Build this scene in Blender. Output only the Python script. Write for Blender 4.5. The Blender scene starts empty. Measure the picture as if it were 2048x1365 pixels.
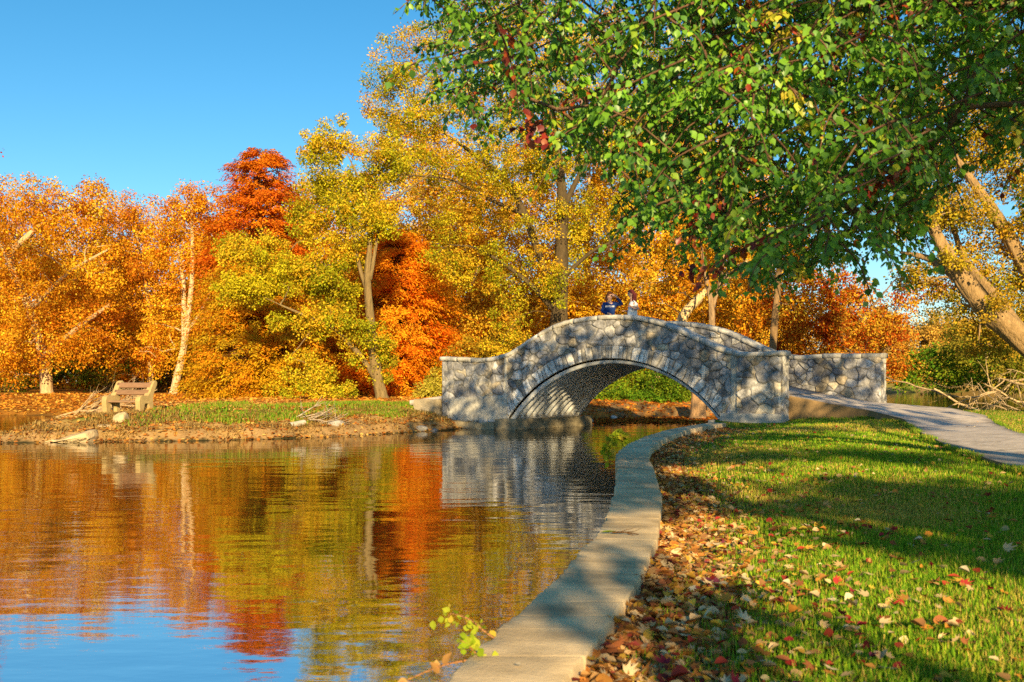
import bpy, math, random
import numpy as np
from mathutils import Vector, Matrix

# ------------------------------------------------------------------ camera, sky, sun, exposure
S = bpy.context.scene
COL = S.collection
F = 2000.0            # focal length in pixels of the 2048 px wide photograph
YH = 765.0            # row of the horizon
CZ = 1.38             # camera height above the water
cam_d = bpy.data.cameras.new('camera')
cam = bpy.data.objects.new('camera', cam_d); COL.objects.link(cam)
cam.location = (0, 0, CZ); cam.rotation_euler = (math.radians(90), 0, 0)
cam_d.sensor_width = 36.0; cam_d.lens = F/2048*36.0
cam_d.shift_y = (YH-682.5)/2048
cam_d.clip_start = 0.1; cam_d.clip_end = 3000
cam_d.dof.use_dof = True; cam_d.dof.focus_distance = 27.0; cam_d.dof.aperture_fstop = 5.0
S.camera = cam

SUN_EL = math.radians(18.0)
SUN_AZ = math.radians(6.0)     # light heads this far to the left of straight ahead
wd = bpy.data.worlds.new('World'); S.world = wd; wd.use_nodes = True
nt = wd.node_tree; nt.nodes.clear()
sky = nt.nodes.new('ShaderNodeTexSky'); sky.sky_type = 'NISHITA'; sky.sun_disc = False
sky.sun_elevation = SUN_EL
sky.sun_rotation = math.radians(180.0)-SUN_AZ
sky.air_density = 1.0; sky.dust_density = 0.3; sky.ozone_density = 3.2
hs = nt.nodes.new('ShaderNodeHueSaturation'); hs.inputs['Saturation'].default_value = 1.28; hs.inputs['Hue'].default_value = .489
bg = nt.nodes.new('ShaderNodeBackground'); bg.inputs['Strength'].default_value = 0.079
wo = nt.nodes.new('ShaderNodeOutputWorld')
nt.links.new(sky.outputs[0], hs.inputs['Color']); nt.links.new(hs.outputs[0], bg.inputs['Color'])
nt.links.new(bg.outputs[0], wo.inputs[0])
sl = bpy.data.lights.new('sun', 'SUN'); sl.energy = 5.0; sl.angle = math.radians(0.53)
sl.color = (1.0, 0.75, 0.38)
so = bpy.data.objects.new('sun', sl); COL.objects.link(so)
LDIR = Vector((-math.sin(SUN_AZ)*math.cos(SUN_EL), math.cos(SUN_AZ)*math.cos(SUN_EL), -math.sin(SUN_EL)))
so.rotation_euler = LDIR.to_track_quat('-Z', 'Y').to_euler(); so.location = (10, -40, 30)
S.view_settings.view_transform = 'Standard'; S.view_settings.look = 'None'
S.view_settings.exposure = 1.08; S.view_settings.gamma = 1.0
S.render.engine = 'CYCLES'
S.cycles.max_bounces = 6; S.cycles.diffuse_bounces = 3; S.cycles.glossy_bounces = 3
S.cycles.transmission_bounces = 3; S.cycles.transparent_max_bounces = 4
S.cycles.caustics_reflective = False; S.cycles.caustics_refractive = False
S.cycles.sample_clamp_indirect = 4.0
S.cycles.use_denoising = False

# ------------------------------------------------------------------ helpers
rng = np.random.default_rng(7)
def at(x, y, D):
    return np.array(((x-1024.0)/F*D, D, CZ-(y-YH)/F*D))
def norm(a): return a/np.maximum(np.linalg.norm(a, axis=-1, keepdims=True), 1e-9)
def sstep(a, b, x):
    t = np.clip((x-a)/(b-a), 0, 1); return t*t*(3-2*t)
def hash3(i, j, k, seed):
    h = (i.astype(np.int64)*374761393+j.astype(np.int64)*668265263+k.astype(np.int64)*2147483647+seed*974634777) & 0xffffffff
    h = ((h ^ (h >> 13))*1274126177) & 0xffffffff
    return ((h ^ (h >> 16)) & 0xffffff)/float(0xffffff)
def vnoise(p, seed=0):
    p = np.asarray(p, float)
    if p.shape[-1] == 2: p = np.concatenate([p, np.zeros(p.shape[:-1]+(1,))], -1)
    i = np.floor(p).astype(np.int64); f = p-i; f = f*f*(3-2*f)
    r = 0
    for dx in (0, 1):
        for dy in (0, 1):
            for dz in (0, 1):
                w = (f[..., 0] if dx else 1-f[..., 0])*(f[..., 1] if dy else 1-f[..., 1])*(f[..., 2] if dz else 1-f[..., 2])
                r = r+w*hash3(i[..., 0]+dx, i[..., 1]+dy, i[..., 2]+dz, seed)
    return r
def fbm(p, seed=0, o=3):
    p = np.asarray(p, float); r = 0; a = .5; t = 0
    for q in range(o):
        r = r+a*vnoise(p*(2**q), seed+q); t += a; a *= .5
    return r/t

def make_mesh(name, verts, faces, mat=None, col=None, smooth=False, parent=None, link=True):
    """faces: list of (M,k) int arrays"""
    me = bpy.data.meshes.new(name)
    verts = np.asarray(verts, np.float32)
    if isinstance(faces, np.ndarray): faces = [faces]
    faces = [np.asarray(f, np.int32) for f in faces if len(f)]
    me.vertices.add(len(verts)); me.vertices.foreach_set('co', verts.ravel())
    nl = sum(f.size for f in faces); npol = sum(len(f) for f in faces)
    me.loops.add(nl); me.loops.foreach_set('vertex_index', np.concatenate([f.ravel() for f in faces]))
    me.polygons.add(npol)
    st = []; o = 0
    for f in faces:
        st.append(o+np.arange(len(f))*f.shape[1]); o += f.size
    me.polygons.foreach_set('loop_start', np.concatenate(st).astype(np.int32))
    if smooth: me.polygons.foreach_set('use_smooth', np.ones(npol, bool))
    me.update(calc_edges=True)
    if col is not None:
        a = me.attributes.new('col', 'FLOAT_COLOR', 'POINT')
        c = np.ones((len(verts), 4), np.float32); c[:, :3] = col
        a.data.foreach_set('color', c.ravel())
    if mat: me.materials.append(mat)
    if not link: return me
    ob = bpy.data.objects.new(name, me); COL.objects.link(ob)
    if parent: ob.parent = parent
    return ob
def tag(o, label=None, cat=None, group=None, kind=None):
    if label: o['label'] = label
    if cat: o['category'] = cat
    if group: o['group'] = group
    if kind: o['kind'] = kind
    return o
def empty(name, loc=(0, 0, 0), label=None, cat=None, group=None, rz=0):
    o = bpy.data.objects.new(name, None); COL.objects.link(o)
    o.location = loc; o.rotation_euler = (0, 0, rz); o.empty_display_size = .2
    return tag(o, label, cat, group)

class MB:
    """collects pieces into one mesh"""
    def __init__(s): s.v = []; s.f = {}; s.c = []; s.n = 0
    def add(s, v, f, col=None):
        v = np.asarray(v, float)
        if isinstance(f, np.ndarray): f = [f]
        for q in f:
            q = np.asarray(q, np.int64)
            if len(q): s.f.setdefault(q.shape[1], []).append(q+s.n)
        s.v.append(v); s.n += len(v)
        s.c.append(np.broadcast_to(np.asarray((.5, .5, .5) if col is None else col, float), (len(v), 3)))
    def build(s, name, mat, parent=None, smooth=False):
        return make_mesh(name, np.concatenate(s.v), [np.concatenate(q) for q in s.f.values()], mat, np.concatenate(s.c), smooth, parent)
    def tube(s, pts, rad, n=7, col=None, cap=True, rough=0, seed=0):
        pts = np.asarray(pts, float); rad = np.broadcast_to(np.asarray(rad, float), (len(pts),))
        m = len(pts); T = np.gradient(pts, axis=0); T = norm(T)
        ref = np.array((0, 0, 1.)) if abs(T[0, 2]) < .9 else np.array((1., 0, 0))
        A = np.zeros_like(pts); a = norm(np.cross(T[0], ref))
        for i in range(m):
            a = norm(a-T[i]*np.dot(a, T[i])); A[i] = a
        B = np.cross(T, A)
        an = np.arange(n)/n*2*np.pi
        rr = rad[:, None]*np.ones((m, n))
        if rough:
            q = np.stack([np.broadcast_to(np.arange(m)[:, None]*.45, (m, n)), np.broadcast_to(np.cos(an)*(1.3 if n < 20 else 4.5)+seed, (m, n)), np.broadcast_to(np.sin(an)*(1.3 if n < 20 else 4.5), (m, n))], -1)
            rr = rr*(1+rough*(vnoise(q, 5)-.5)*2)
        V = pts[:, None]+rr[..., None]*(np.cos(an)[None, :, None]*A[:, None]+np.sin(an)[None, :, None]*B[:, None])
        V = V.reshape(-1, 3)
        i = np.arange(m-1)[:, None]*n; j = np.arange(n)[None]; k = (j+1) % n
        Fq = np.stack([i+j, i+k, i+n+k, i+n+j], -1).reshape(-1, 4)
        fs = [Fq]
        if cap:
            V = np.concatenate([V, pts[:1], pts[-1:]])
            c0 = m*n; jj = np.arange(n); kk = (jj+1) % n
            fs.append(np.concatenate([np.stack([kk, jj, np.full(n, c0)], -1), np.stack([(m-1)*n+jj, (m-1)*n+kk, np.full(n, c0+1)], -1)]))
        s.add(V, fs, col)
    def box(s, c, size, M=None, col=None):
        h = np.asarray(size, float)/2
        v = np.array([(x, y, z) for x in (-1, 1) for y in (-1, 1) for z in (-1, 1)])*h
        if M is not None: v = v@np.asarray(M).T
        f = np.array([(0, 1, 3, 2), (4, 6, 7, 5), (0, 4, 5, 1), (2, 3, 7, 6), (0, 2, 6, 4), (1, 5, 7, 3)])
        s.add(v+np.asarray(c), f, col)

# ------------------------------------------------------------------ materials
def new_mat(name):
    m = bpy.data.materials.new(name); m.use_nodes = True
    t = m.node_tree; t.nodes.clear()
    out = t.nodes.new('ShaderNodeOutputMaterial')
    return m, t, out
def N(t, typ, **kw):
    n = t.nodes.new(typ)
    for k, v in kw.items():
        if k in n.inputs.keys(): n.inputs[k].default_value = v
        else: setattr(n, k, v)
    return n
def attr(t): 
    n = t.nodes.new('ShaderNodeAttribute'); n.attribute_name = 'col'; return n
def leaf_mat(name, transl=.35, gloss=0.0, rough=.4):
    m, t, out = new_mat(name); a = attr(t)
    d = N(t, 'ShaderNodeBsdfDiffuse'); tr = N(t, 'ShaderNodeBsdfTranslucent')
    t.links.new(a.outputs['Color'], d.inputs['Color']); t.links.new(a.outputs['Color'], tr.inputs['Color'])
    mx = N(t, 'ShaderNodeMixShader'); mx.inputs[0].default_value = transl
    t.links.new(d.outputs[0], mx.inputs[1]); t.links.new(tr.outputs[0], mx.inputs[2])
    last = mx
    if gloss:
        g = N(t, 'ShaderNodeBsdfGlossy'); g.inputs['Roughness'].default_value = rough
        g.inputs['Color'].default_value = (1, 1, 1, 1)
        m2 = N(t, 'ShaderNodeMixShader'); m2.inputs[0].default_value = gloss
        t.links.new(mx.outputs[0], m2.inputs[1]); t.links.new(g.outputs[0], m2.inputs[2]); last = m2
    t.links.new(last.outputs[0], out.inputs[0]); return m
def surf_mat(name, color=None, rough=.85, nscale=6.0, namp=.35, bump=.3, bscale=30.0, bdist=.02, stretch=(1, 1, 1), spec=.25, detail=6, tint2=None):
    """base colour (or attribute col) x noise, with bump"""
    m, t, out = new_mat(name)
    p = N(t, 'ShaderNodeBsdfPrincipled'); p.inputs['Roughness'].default_value = rough
    p.inputs['Specular IOR Level'].default_value = spec
    tc = N(t, 'ShaderNodeTexCoord'); mp = N(t, 'ShaderNodeMapping'); mp.inputs['Scale'].default_value = stretch
    t.links.new(tc.outputs['Object'], mp.inputs['Vector'])
    nz = N(t, 'ShaderNodeTexNoise', Scale=nscale, Detail=float(detail), Roughness=.62)
    t.links.new(mp.outputs[0], nz.inputs['Vector'])
    mr = N(t, 'ShaderNodeMapRange'); mr.inputs['From Min'].default_value = .25; mr.inputs['From Max'].default_value = .75
    mr.inputs['To Min'].default_value = 1-namp; mr.inputs['To Max'].default_value = 1+namp
    t.links.new(nz.outputs[0], mr.inputs['Value'])
    mu = N(t, 'ShaderNodeMix', data_type='RGBA', blend_type='MULTIPLY'); mu.inputs[0].default_value = 1
    if color is None: t.links.new(attr(t).outputs['Color'], mu.inputs[6])
    else: mu.inputs[6].default_value = (*color, 1)
    if tint2 is not None:
        n3 = N(t, 'ShaderNodeTexNoise', Scale=nscale*.35, Detail=3.0)
        t.links.new(mp.outputs[0], n3.inputs['Vector'])
        r3 = N(t, 'ShaderNodeMapRange'); r3.inputs['From Min'].default_value = .42; r3.inputs['From Max'].default_value = .62
        t.links.new(n3.outputs[0], r3.inputs['Value'])
        m3 = N(t, 'ShaderNodeMix', data_type='RGBA'); t.links.new(r3.outputs[0], m3.inputs[0])
        if color is None: t.links.new(t.nodes['Attribute'].outputs['Color'], m3.inputs[6])
        else: m3.inputs[6].default_value = (*color, 1)
        m3.inputs[7].default_value = (*tint2, 1)
        t.links.new(m3.outputs[2], mu.inputs[6])
    t.links.new(mr.outputs[0], mu.inputs[7])
    t.links.new(mu.outputs[2], p.inputs['Base Color'])
    if bump:
        n2 = N(t, 'ShaderNodeTexNoise', Scale=bscale, Detail=5.0, Roughness=.6)
        t.links.new(mp.outputs[0], n2.inputs['Vector'])
        b = N(t, 'ShaderNodeBump', Strength=bump, Distance=bdist)
        t.links.new(n2.outputs[0], b.inputs['Height']); t.links.new(b.outputs[0], p.inputs['Normal'])
    t.links.new(p.outputs[0], out.inputs[0]); return m
M_LEAF = leaf_mat('autumn_foliage', .38)
M_PEAR = leaf_mat('glossy_green_foliage', .45, .035, .45)
M_GRASS = leaf_mat('grass_blades', .35)
M_LITTER = leaf_mat('dry_leaf', .12)
M_BARK = surf_mat('bark', None, .95, 5, .45, .9, 9, .06, (3, 3, .6))
M_GROUND = surf_mat('soil_and_turf', None, 1.0, 2.2, .35, .5, 22, .05, spec=.05)
M_STONE = surf_mat('rubble_stone', None, .9, 9, .42, .55, 30, .02, spec=.2)
M_CONC = surf_mat('concrete', None, .9, 5, .25, .35, 45, .01, spec=.2)
M_WALLBLK = surf_mat('wall_block', None, .92, 4.5, .2, .4, 60, .01, spec=.15)
M_ROCK = surf_mat('rock', None, .95, 5, .35, .7, 14, .04, spec=.15)
M_WOOD = surf_mat('weathered_wood', None, .85, 6, .35, .4, 14, .01, (1, 12, 12))
M_METAL = surf_mat('corrugated_steel', None, .5, 4, .3, .1, 30, .005, spec=.5)
M_METAL.node_tree.nodes['Principled BSDF'].inputs['Metallic'].default_value = .1
M_PLAIN = surf_mat('plain_cloth', None, .9, 25, .12, .25, 60, .004, spec=.1)
M_SKIN = surf_mat('skin', None, .55, 20, .05, 0, spec=.3)
M_SHINE = surf_mat('dark_lens', None, .15, 20, .02, 0, spec=.6)

# water
m, t, out = new_mat('pond_water')
p = N(t, 'ShaderNodeBsdfPrincipled'); p.inputs['Base Color'].default_value = (.022, .024, .008, 1)
p.inputs['Roughness'].default_value = .03; p.inputs['IOR'].default_value = 11.0
tc = N(t, 'ShaderNodeTexCoord')
def wnoise(scale, detail, st):
    mp = N(t, 'ShaderNodeMapping'); mp.inputs['Scale'].default_value = st
    t.links.new(tc.outputs['Object'], mp.inputs['Vector'])
    n = N(t, 'ShaderNodeTexNoise', Scale=scale, Detail=detail, Roughness=.5); t.links.new(mp.outputs[0], n.inputs['Vector']); return n
n1 = wnoise(9.0, 3.0, (.45, 1, 1)); n2 = wnoise(1.9, 2.0, (.4, 1, 1)); n3 = wnoise(.33, 1.0, (.8, 1, 1))
b1 = N(t, 'ShaderNodeBump', Strength=1.0, Distance=.0012); t.links.new(n1.outputs[0], b1.inputs['Height'])
b2 = N(t, 'ShaderNodeBump', Strength=1.0, Distance=.010); mrr = N(t, 'ShaderNodeMapRange'); mrr.inputs['From Min'].default_value = .35; mrr.inputs['From Max'].default_value = .65; mrr.inputs['To Min'].default_value = .35; mrr.inputs['To Max'].default_value = 1.35
t.links.new(n3.outputs[0], mrr.inputs['Value']); mh = N(t, 'ShaderNodeMath', operation='MULTIPLY'); t.links.new(n2.outputs[0], mh.inputs[0]); t.links.new(mrr.outputs[0], mh.inputs[1])
t.links.new(mh.outputs[0], b2.inputs['Height']); t.links.new(b1.outputs[0], b2.inputs['Normal'])
t.links.new(b2.outputs[0], p.inputs['Normal']); t.links.new(p.outputs[0], out.inputs[0])
M_WATER = m

# ------------------------------------------------------------------ plan of the place
def seg_dist(P, poly, closed=True):
    P = np.asarray(P, float); Q = np.asarray(poly, float)
    A = Q; B = np.roll(Q, -1, 0)
    if not closed: A = A[:-1]; B = B[:-1]
    d = np.full(len(P), 1e9)
    for a, b in zip(A, B):
        ab = b-a; t_ = np.clip(((P-a)@ab)/max(ab@ab, 1e-9), 0, 1)
        d = np.minimum(d, np.hypot(*(P-a-t_[:, None]*ab).T))
    return d
def inside(P, poly):
    P = np.asarray(P, float); Q = np.asarray(poly, float)
    x, y = P.T; r = np.zeros(len(P), bool)
    for (x0, y0), (x1, y1) in zip(Q, np.roll(Q, -1, 0)):
        if y0 == y1: continue
        c = ((y0 > y) != (y1 > y)) & (x < (x1-x0)*(y-y0)/(y1-y0)+x0); r ^= c
    return r
def sdist(P, poly):
    d = seg_dist(P, poly); return np.where(inside(P, poly), d, -d)

WL = np.array([(-4.5, -8), (-2.6, -3), (-1.15, 0.6), (-.52, 2.2), (-.22, 3.2), (-.074, 3.8), (.153, 4.63), (.35, 5.57), (.51, 6.19), (.65, 6.98), (.87, 8.53), (1.16, 10.97), (1.38, 13.24), (1.68, 15.0), (2.28, 17.45), (3.12, 20.2), (4.0, 22.3), (4.75, 23.9)])
WR = np.array([(-4.1, -8.1), (-2.2, -3.1), (-.76, .5), (-.13, 2.15), (.17, 3.2), (.33, 3.8), (.56, 4.63), (.74, 5.45), (.88, 6.1), (1.02, 6.9), (1.26, 8.4), (1.55, 10.85), (1.78, 13.1), (2.06, 14.75), (2.62, 17.1), (3.44, 19.9), (4.3, 22.0), (5.05, 23.6)])
# bridge frame
BA = np.array((6.58, 24.4)); BU = norm(np.array((-.808, .589))); BV = np.array((-BU[1], BU[0])); BV = np.array((.589, .808))
BW = 3.85
def bpt(s, w, z):
    s = np.asarray(s, float); w = np.asarray(w, float); z = np.asarray(z, float)
    s, w, z = np.broadcast_arrays(s, w, z)
    return np.stack([BA[0]+BU[0]*s+BV[0]*w, BA[1]+BU[1]*s+BV[1]*w, z], -1)
b2 = lambda s, w: tuple(bpt(s, w, 0)[:2])
LAWN = [tuple(q) for q in (WR*.75+WL*.25)] + [b2(1.75, -.1), b2(1.75, BW+.1), (11, 29.2), (14, 29.8), (18, 31.5), (22, 34), (30, 38), (70, 46), (300, 60), (300, -120), (-40, -120), (-18, -30)]
MAIN = [(-12.9, 23.3), (-11, 22.8), (-9.6, 23.2), (-7.4, 23.6), (-5.8, 24.4), (-4.2, 25.8), (-3.06, 27.3), (-1.9, 28.9), b2(9.9, -.2), b2(8.3, 0), b2(8.3, BW), (2.6, 36.6), (5, 38.6), (9, 40), (13, 42), (16.3, 46), (20, 60), (27, 80), (42, 125), (70, 148), (130, 156), (420, 160), (420, 640), (-420, 640), (-420, 46), (-60, 43), (-30, 42.3), (-19.5, 42.2), (-17.2, 38.5), (-13.5, 31), (-12.3, 27), (-12.4, 24.4)]
PL = np.array([b2(.06, .44), (7.75, 24.3), (8.3, 23.2), (8.25, 21.0), (7.35, 18.2), (6.6, 15.8), (5.85, 13.3), (5.3, 11), (5.0, 9.5), (4.9, 5), (5.2, -5), (7, -30)])
PR = np.array([b2(.06, BW-.44), b2(-1.25, BW-.44), (11.2, 25.6), (11.1, 23.4), (10.0, 20.5), (9.1, 18.2), (8.3, 16.0), (7.9, 13), (7.75, 9.8), (7.7, 5), (8.0, -5), (10, -30)])
PATH = np.concatenate([PL, PR[::-1]])
def zlawn(P):
    d = seg_dist(P, WR, False)
    z = .25+.07*sstep(9, 4, P[:, 1])+.20*sstep(.1, 3.2, d)+.07*sstep(16, 24, P[:, 1])*sstep(.3, 2, d)
    return z+.03*(fbm(P*.6, 3)-.5)
def zground(P):
    P = np.asarray(P, float)
    dl = sdist(P, LAWN); dm = sdist(P, MAIN)
    nz = fbm(P*.9, 11)-.5; nf = fbm(P*3.5, 12)-.5
    zl = zlawn(P)
    far = P[:, 1] > 27.5
    bl = np.where(far & (P[:, 0] > 6), sstep(-.2, 1.6, dl), sstep(-.12, .03, dl))
    zl = -1.4+(zl+1.4)*bl
    d2 = dm+nz*.5
    zm = -1.2+1.2*sstep(-3.5, 0, d2)+.24*sstep(0, .35, d2)+.20*sstep(.3, 1.5, d2)+.22*sstep(1.2, 3.2, d2)+.12*nz*sstep(0, 1, dm)+.05*nf*sstep(0, .5, dm)
    zm = zm+.10*(fbm(P*2.6, 13)-.5)*sstep(-.4, .3, d2)*sstep(2.2, 1.0, d2)+.05*(vnoise(P*7, 14)-.5)*sstep(-.2, .3, d2)*sstep(2.0, .8, d2)
    zm = np.where((P[:, 1] < 27.5) & (zm > 0), zm*(.12+.88*sstep(-12.7, -11.3, P[:, 0])), zm)
    zm = zm+.5*sstep(60, 130, P[:, 1])*sstep(0, 10, dm)
    # leaf flats between the inlet and the trees at the left stay low
    flat = sstep(-11, -15, P[:, 0])*sstep(38, 41, P[:, 1])*sstep(56, 48, P[:, 1])
    zm = zm*(1-.55*flat)
    return np.maximum(zl, zm)
def axis(parts):
    r = [np.arange(a, b, st) for a, b, st in parts]; return np.concatenate(r)
gx = axis([(-600, -100, 50), (-100, -40, 6), (-40, -16, 1.0), (-16, -3, .13), (-3, 9, .11), (9, 22, .3), (22, 60, 1.5), (60, 200, 14), (200, 700, 60)])
gy = axis([(-120, -10, 8), (-10, 2, .5), (2, 10, .12), (10, 22, .18), (22, 31, .11), (31, 33, .18), (33, 46, .3), (46, 70, 1), (70, 170, 4), (170, 700, 40)])
GX, GY = np.meshgrid(gx, gy, indexing='ij'); GP = np.stack([GX.ravel(), GY.ravel()], -1)
GZ = zground(GP)
dl = sdist(GP, LAWN); dm = sdist(GP, MAIN)
C = np.zeros((len(GP), 3))
n_a = fbm(GP*.35, 21); n_b = fbm(GP*1.7, 22)
soil = np.array((.24, .15, .065)); green = np.array((.14, .22, .016)); dry = np.array((.42, .26, .09)); lit = np.array((.36, .15, .02)); straw = np.array((.30, .23, .05))
lawn_c = green*.8+(straw*.6-green*.8)*np.clip((n_a-.45)*3+.25*sstep(16, 24, GP[:, 1]), 0, .9)[:, None]
wl = sstep(.75, .15, seg_dist(GP, WR, False)-.1*n_b)
lawn_c = lawn_c*(1-wl[:, None])+soil*1.2*wl[:, None]
dmn = dm+(n_b-.5)*1.4
main_c = soil*1.3+(dry-soil*1.3)*sstep(.1, .9, dmn)[:, None]
gr = sstep(1.3, 1.9, dmn)*sstep(-11.5, -8.5, GP[:, 0]+n_a*3)
gcol = green*1.1+(straw-green)*np.clip((n_a-.4)*2.4, 0, 1)[:, None]
main_c = main_c*(1-gr[:, None])+gcol*gr[:, None]
ft = sstep(5.0, 7.5, dmn+n_a*2)[:, None]
top_c = straw*1.15+(lit*1.1-straw*1.15)*np.clip((n_b-.35)*2.2, 0, 1)[:, None]
main_c = main_c*(1-ft)+top_c*ft
fl = (sstep(-10, -14, GP[:, 0])*sstep(33, 37, GP[:, 1]))[:, None]
main_c = main_c*(1-fl)+(lit*1.1)*(.8+.4*n_b[:, None])*fl
bh = (sstep(1, 3, GP[:, 0])*sstep(33, 36, GP[:, 1])*sstep(60, 50, GP[:, 1]))[:, None]
main_c = main_c*(1-bh)+(soil*1.2+(lit-soil)*sstep(.4, .6, n_b)[:, None])*bh
C = np.where((dl > dm)[:, None], lawn_c, main_c)
C = np.where((np.maximum(dl, dm) < 0)[:, None], np.array((.06, .05, .02)), C)
ii = np.arange(len(gx)-1)[:, None]*len(gy); jj = np.arange(len(gy)-1)[None]
GF = np.stack([ii+jj, ii+len(gy)+jj, ii+len(gy)+jj+1, ii+jj+1], -1).reshape(-1, 4)
g = make_mesh('ground', np.column_stack([GP, GZ]), GF, M_GROUND, C, True); tag(g, kind='structure')
w = make_mesh('water', [(-500, -100, 0), (500, -100, 0), (500, 420, 0), (-500, 420, 0)], np.array([(0, 1, 2, 3)]), M_WATER); tag(w, kind='structure')

# ------------------------------------------------------------------ stone bridge
def interp(xs, ys):
    xs = np.array(xs, float); ys = np.array(ys, float)
    d = np.gradient(ys, xs)
    def f(x):
        x = np.clip(np.asarray(x, float), xs[0], xs[-1]); i = np.clip(np.searchsorted(xs, x)-1, 0, len(xs)-2)
        h = xs[i+1]-xs[i]; u = (x-xs[i])/h
        return (2*u**3-3*u**2+1)*ys[i]+(u**3-2*u**2+u)*h*d[i]+(-2*u**3+3*u**2)*ys[i+1]+(u**3-u**2)*h*d[i+1]
    return f
zpar = interp([-3, -1, 0, 1.2, 1.55, 2.165, 2.88, 3.61, 4.4, 5.0, 5.6, 6.2, 6.9, 7.6, 8.2, 8.5, 10.9, 13], [2.06, 2.06, 2.07, 2.08, 2.17, 2.44, 2.76, 2.99, 3.10, 3.125, 3.11, 3.03, 2.83, 2.50, 2.18, 2.10, 2.07, 2.07])
S0, S1 = 1.54, 8.27
def zint(s):
    s = np.asarray(s, float); c = (S0+S1)/2; h = (S1-S0)/2
    x = np.clip((s-c)/h, -1, 1)
    R = 1.0; zs = .42-.12*(s-S0)/(S1-S0)
    # segmental arch, rise 1.66
    rise = 1.66; rad = (h*h+rise*rise)/(2*rise)
    return zs-(rad-rise)+np.sqrt(np.maximum(rad*rad-(x*h)**2, 0))+(.02*x)
zdeck = interp([-3, -1.5, 0, 1.46, 3, 4.0, 4.9, 5.8, 7, 8.3, 10.8, 13], [.72, .84, 1.07, 1.40, 2.0, 2.24, 2.30, 2.23, 1.92, 1.46, 1.0, .75])

def stone_field(U, Z, seed, ring=None, patch=None, cell=(.30, .21)):
    """stone relief and colour at points of a wall face; ring = (a,t,mask) for the voussoirs"""
    r = np.random.default_rng(seed)
    n = len(U)
    wob = np.stack([U, Z], -1)+.07*(np.stack([vnoise(np.stack([U*5, Z*5], -1), seed), vnoise(np.stack([U*5, Z*5], -1), seed+9)], -1)-.5)*2
    su = np.arange(U.min()-.6, U.max()+.6, cell[0]); sz = np.arange(Z.min()-.5, Z.max()+.5, cell[1])
    A, B = np.meshgrid(su, sz, indexing='ij'); A = A+(np.arange(len(sz)) % 2)*cell[0]*.5
    sd = np.stack([A.ravel()+r.uniform(-.55, .55, A.size)*cell[0], B.ravel()+r.uniform(-.5, .5, A.size)*cell[1]], -1)
    keep = r.random(len(sd)) > .22; sd = sd[keep]
    f1 = np.full(n, 9.); f2 = np.full(n, 9.); idx = np.zeros(n, int)
    for a in range(0, n, 20000):
        d = np.hypot((wob[a:a+20000, 0:1]-sd[None, :, 0])*.85, wob[a:a+20000, 1:2]-sd[None, :, 1])
        o = np.argpartition(d, 1, axis=1)[:, :2]; dd = np.take_along_axis(d, o, 1)
        sw = dd[:, 0] > dd[:, 1]; o[sw] = o[sw][:, ::-1]; dd = np.sort(dd, 1)
        f1[a:a+20000] = dd[:, 0]; f2[a:a+20000] = dd[:, 1]; idx[a:a+20000] = o[:, 0]
    edge = f2-f1
    K = len(sd); tone = r.uniform(.0, 1, K); hgt = r.uniform(-.012, .02, K); tilt = r.normal(0, .07, (K, 2))
    body = sstep(.004, .05, edge)
    h = body*(.022+hgt[idx]+((wob-sd[idx])*tilt[idx]).sum(1))
    pal = np.array([(.38, .365, .35), (.27, .262, .265), (.45, .425, .38), (.41, .34, .24), (.24, .235, .24), (.49, .43, .33)])
    pk = pal[r.choice(6, K, p=(.3, .24, .16, .12, .12, .06))]*r.uniform(.8, 1.2, (K, 1))
    col = pk[idx]
    mort = np.array((.27, .265, .25))*(.75+.5*fbm(np.stack([U*3, Z*3], -1), seed+3)[:, None])
    if ring is not None:
        a, tt, mask, th = ring
        k = np.floor(a).astype(int); fr = a-k
        e = np.minimum(np.minimum(fr, 1-fr)*.17, np.minimum(tt, th-tt)+.004)
        rb = sstep(.004, .022, e); rh = rb*(.034+.014*(hash3(k, k*0, k*0, seed+4)-.5)*2)
        tv = hash3(k, k*0+3, k*0, seed+5)[:, None]; rc = np.array((.48, .47, .46))*(.45+1.0*tv)+np.array((.03, .015, -.02))*hash3(k, k*0, k*0+7, seed)[:, None]
        h = np.where(mask, rh, h); col = np.where(mask[:, None], rc, col); body = np.where(mask, rb, body)
    # lichen, damp stains and worn patches (marks that belong to the stone)
    st = fbm(np.stack([U*1.1, Z*.7], -1), seed+6)
    col = col*(.72+.62*st[:, None])
    sk = fbm(np.stack([U*4.5, Z*.6], -1), seed+8); col = col*(1-.42*sstep(.55, .75, sk))[:, None]
    fn = fbm(np.stack([U*14, Z*14], -1), seed+7); h = h+.012*(fn-.5); col = col*(.8+.4*fn[:, None])
    sp = vnoise(np.stack([U*38, Z*38], -1), seed+12); col = col*(.82+.36*sp[:, None])
    mo = fbm(np.stack([U*8, Z*6], -1), seed+13, 4); col = col*(.42+1.15*mo[:, None])
    mort = .45*mort+.55*col*.85; col = mort*(1-body[:, None])+col*body[:, None]
    crv = sstep(.022, .006, np.where(ring[2], 9., edge) if ring is not None else edge)*sstep(.38, .56, fbm(np.stack([U*2.3, Z*2.3], -1), seed+14)); col = col*(1-.5*crv[:, None]); h = h-.012*crv  # crevices: thin edge shadow and dirt put into the colour, also recessed
    if ring is not None: jd = (ring[2] & (rb < .5))[:, None]; col = np.where(jd, col*.55, col)
    if patch is not None:
        pm = patch[:, None]; cc = np.array((.42, .40, .35))*(.8+.4*fbm(np.stack([U*2.5, Z*1.2], -1), seed+10))[:, None]
        h = h*(1-patch)+.03*patch; col = col*(1-pm)+cc*pm
    return h, col

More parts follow.
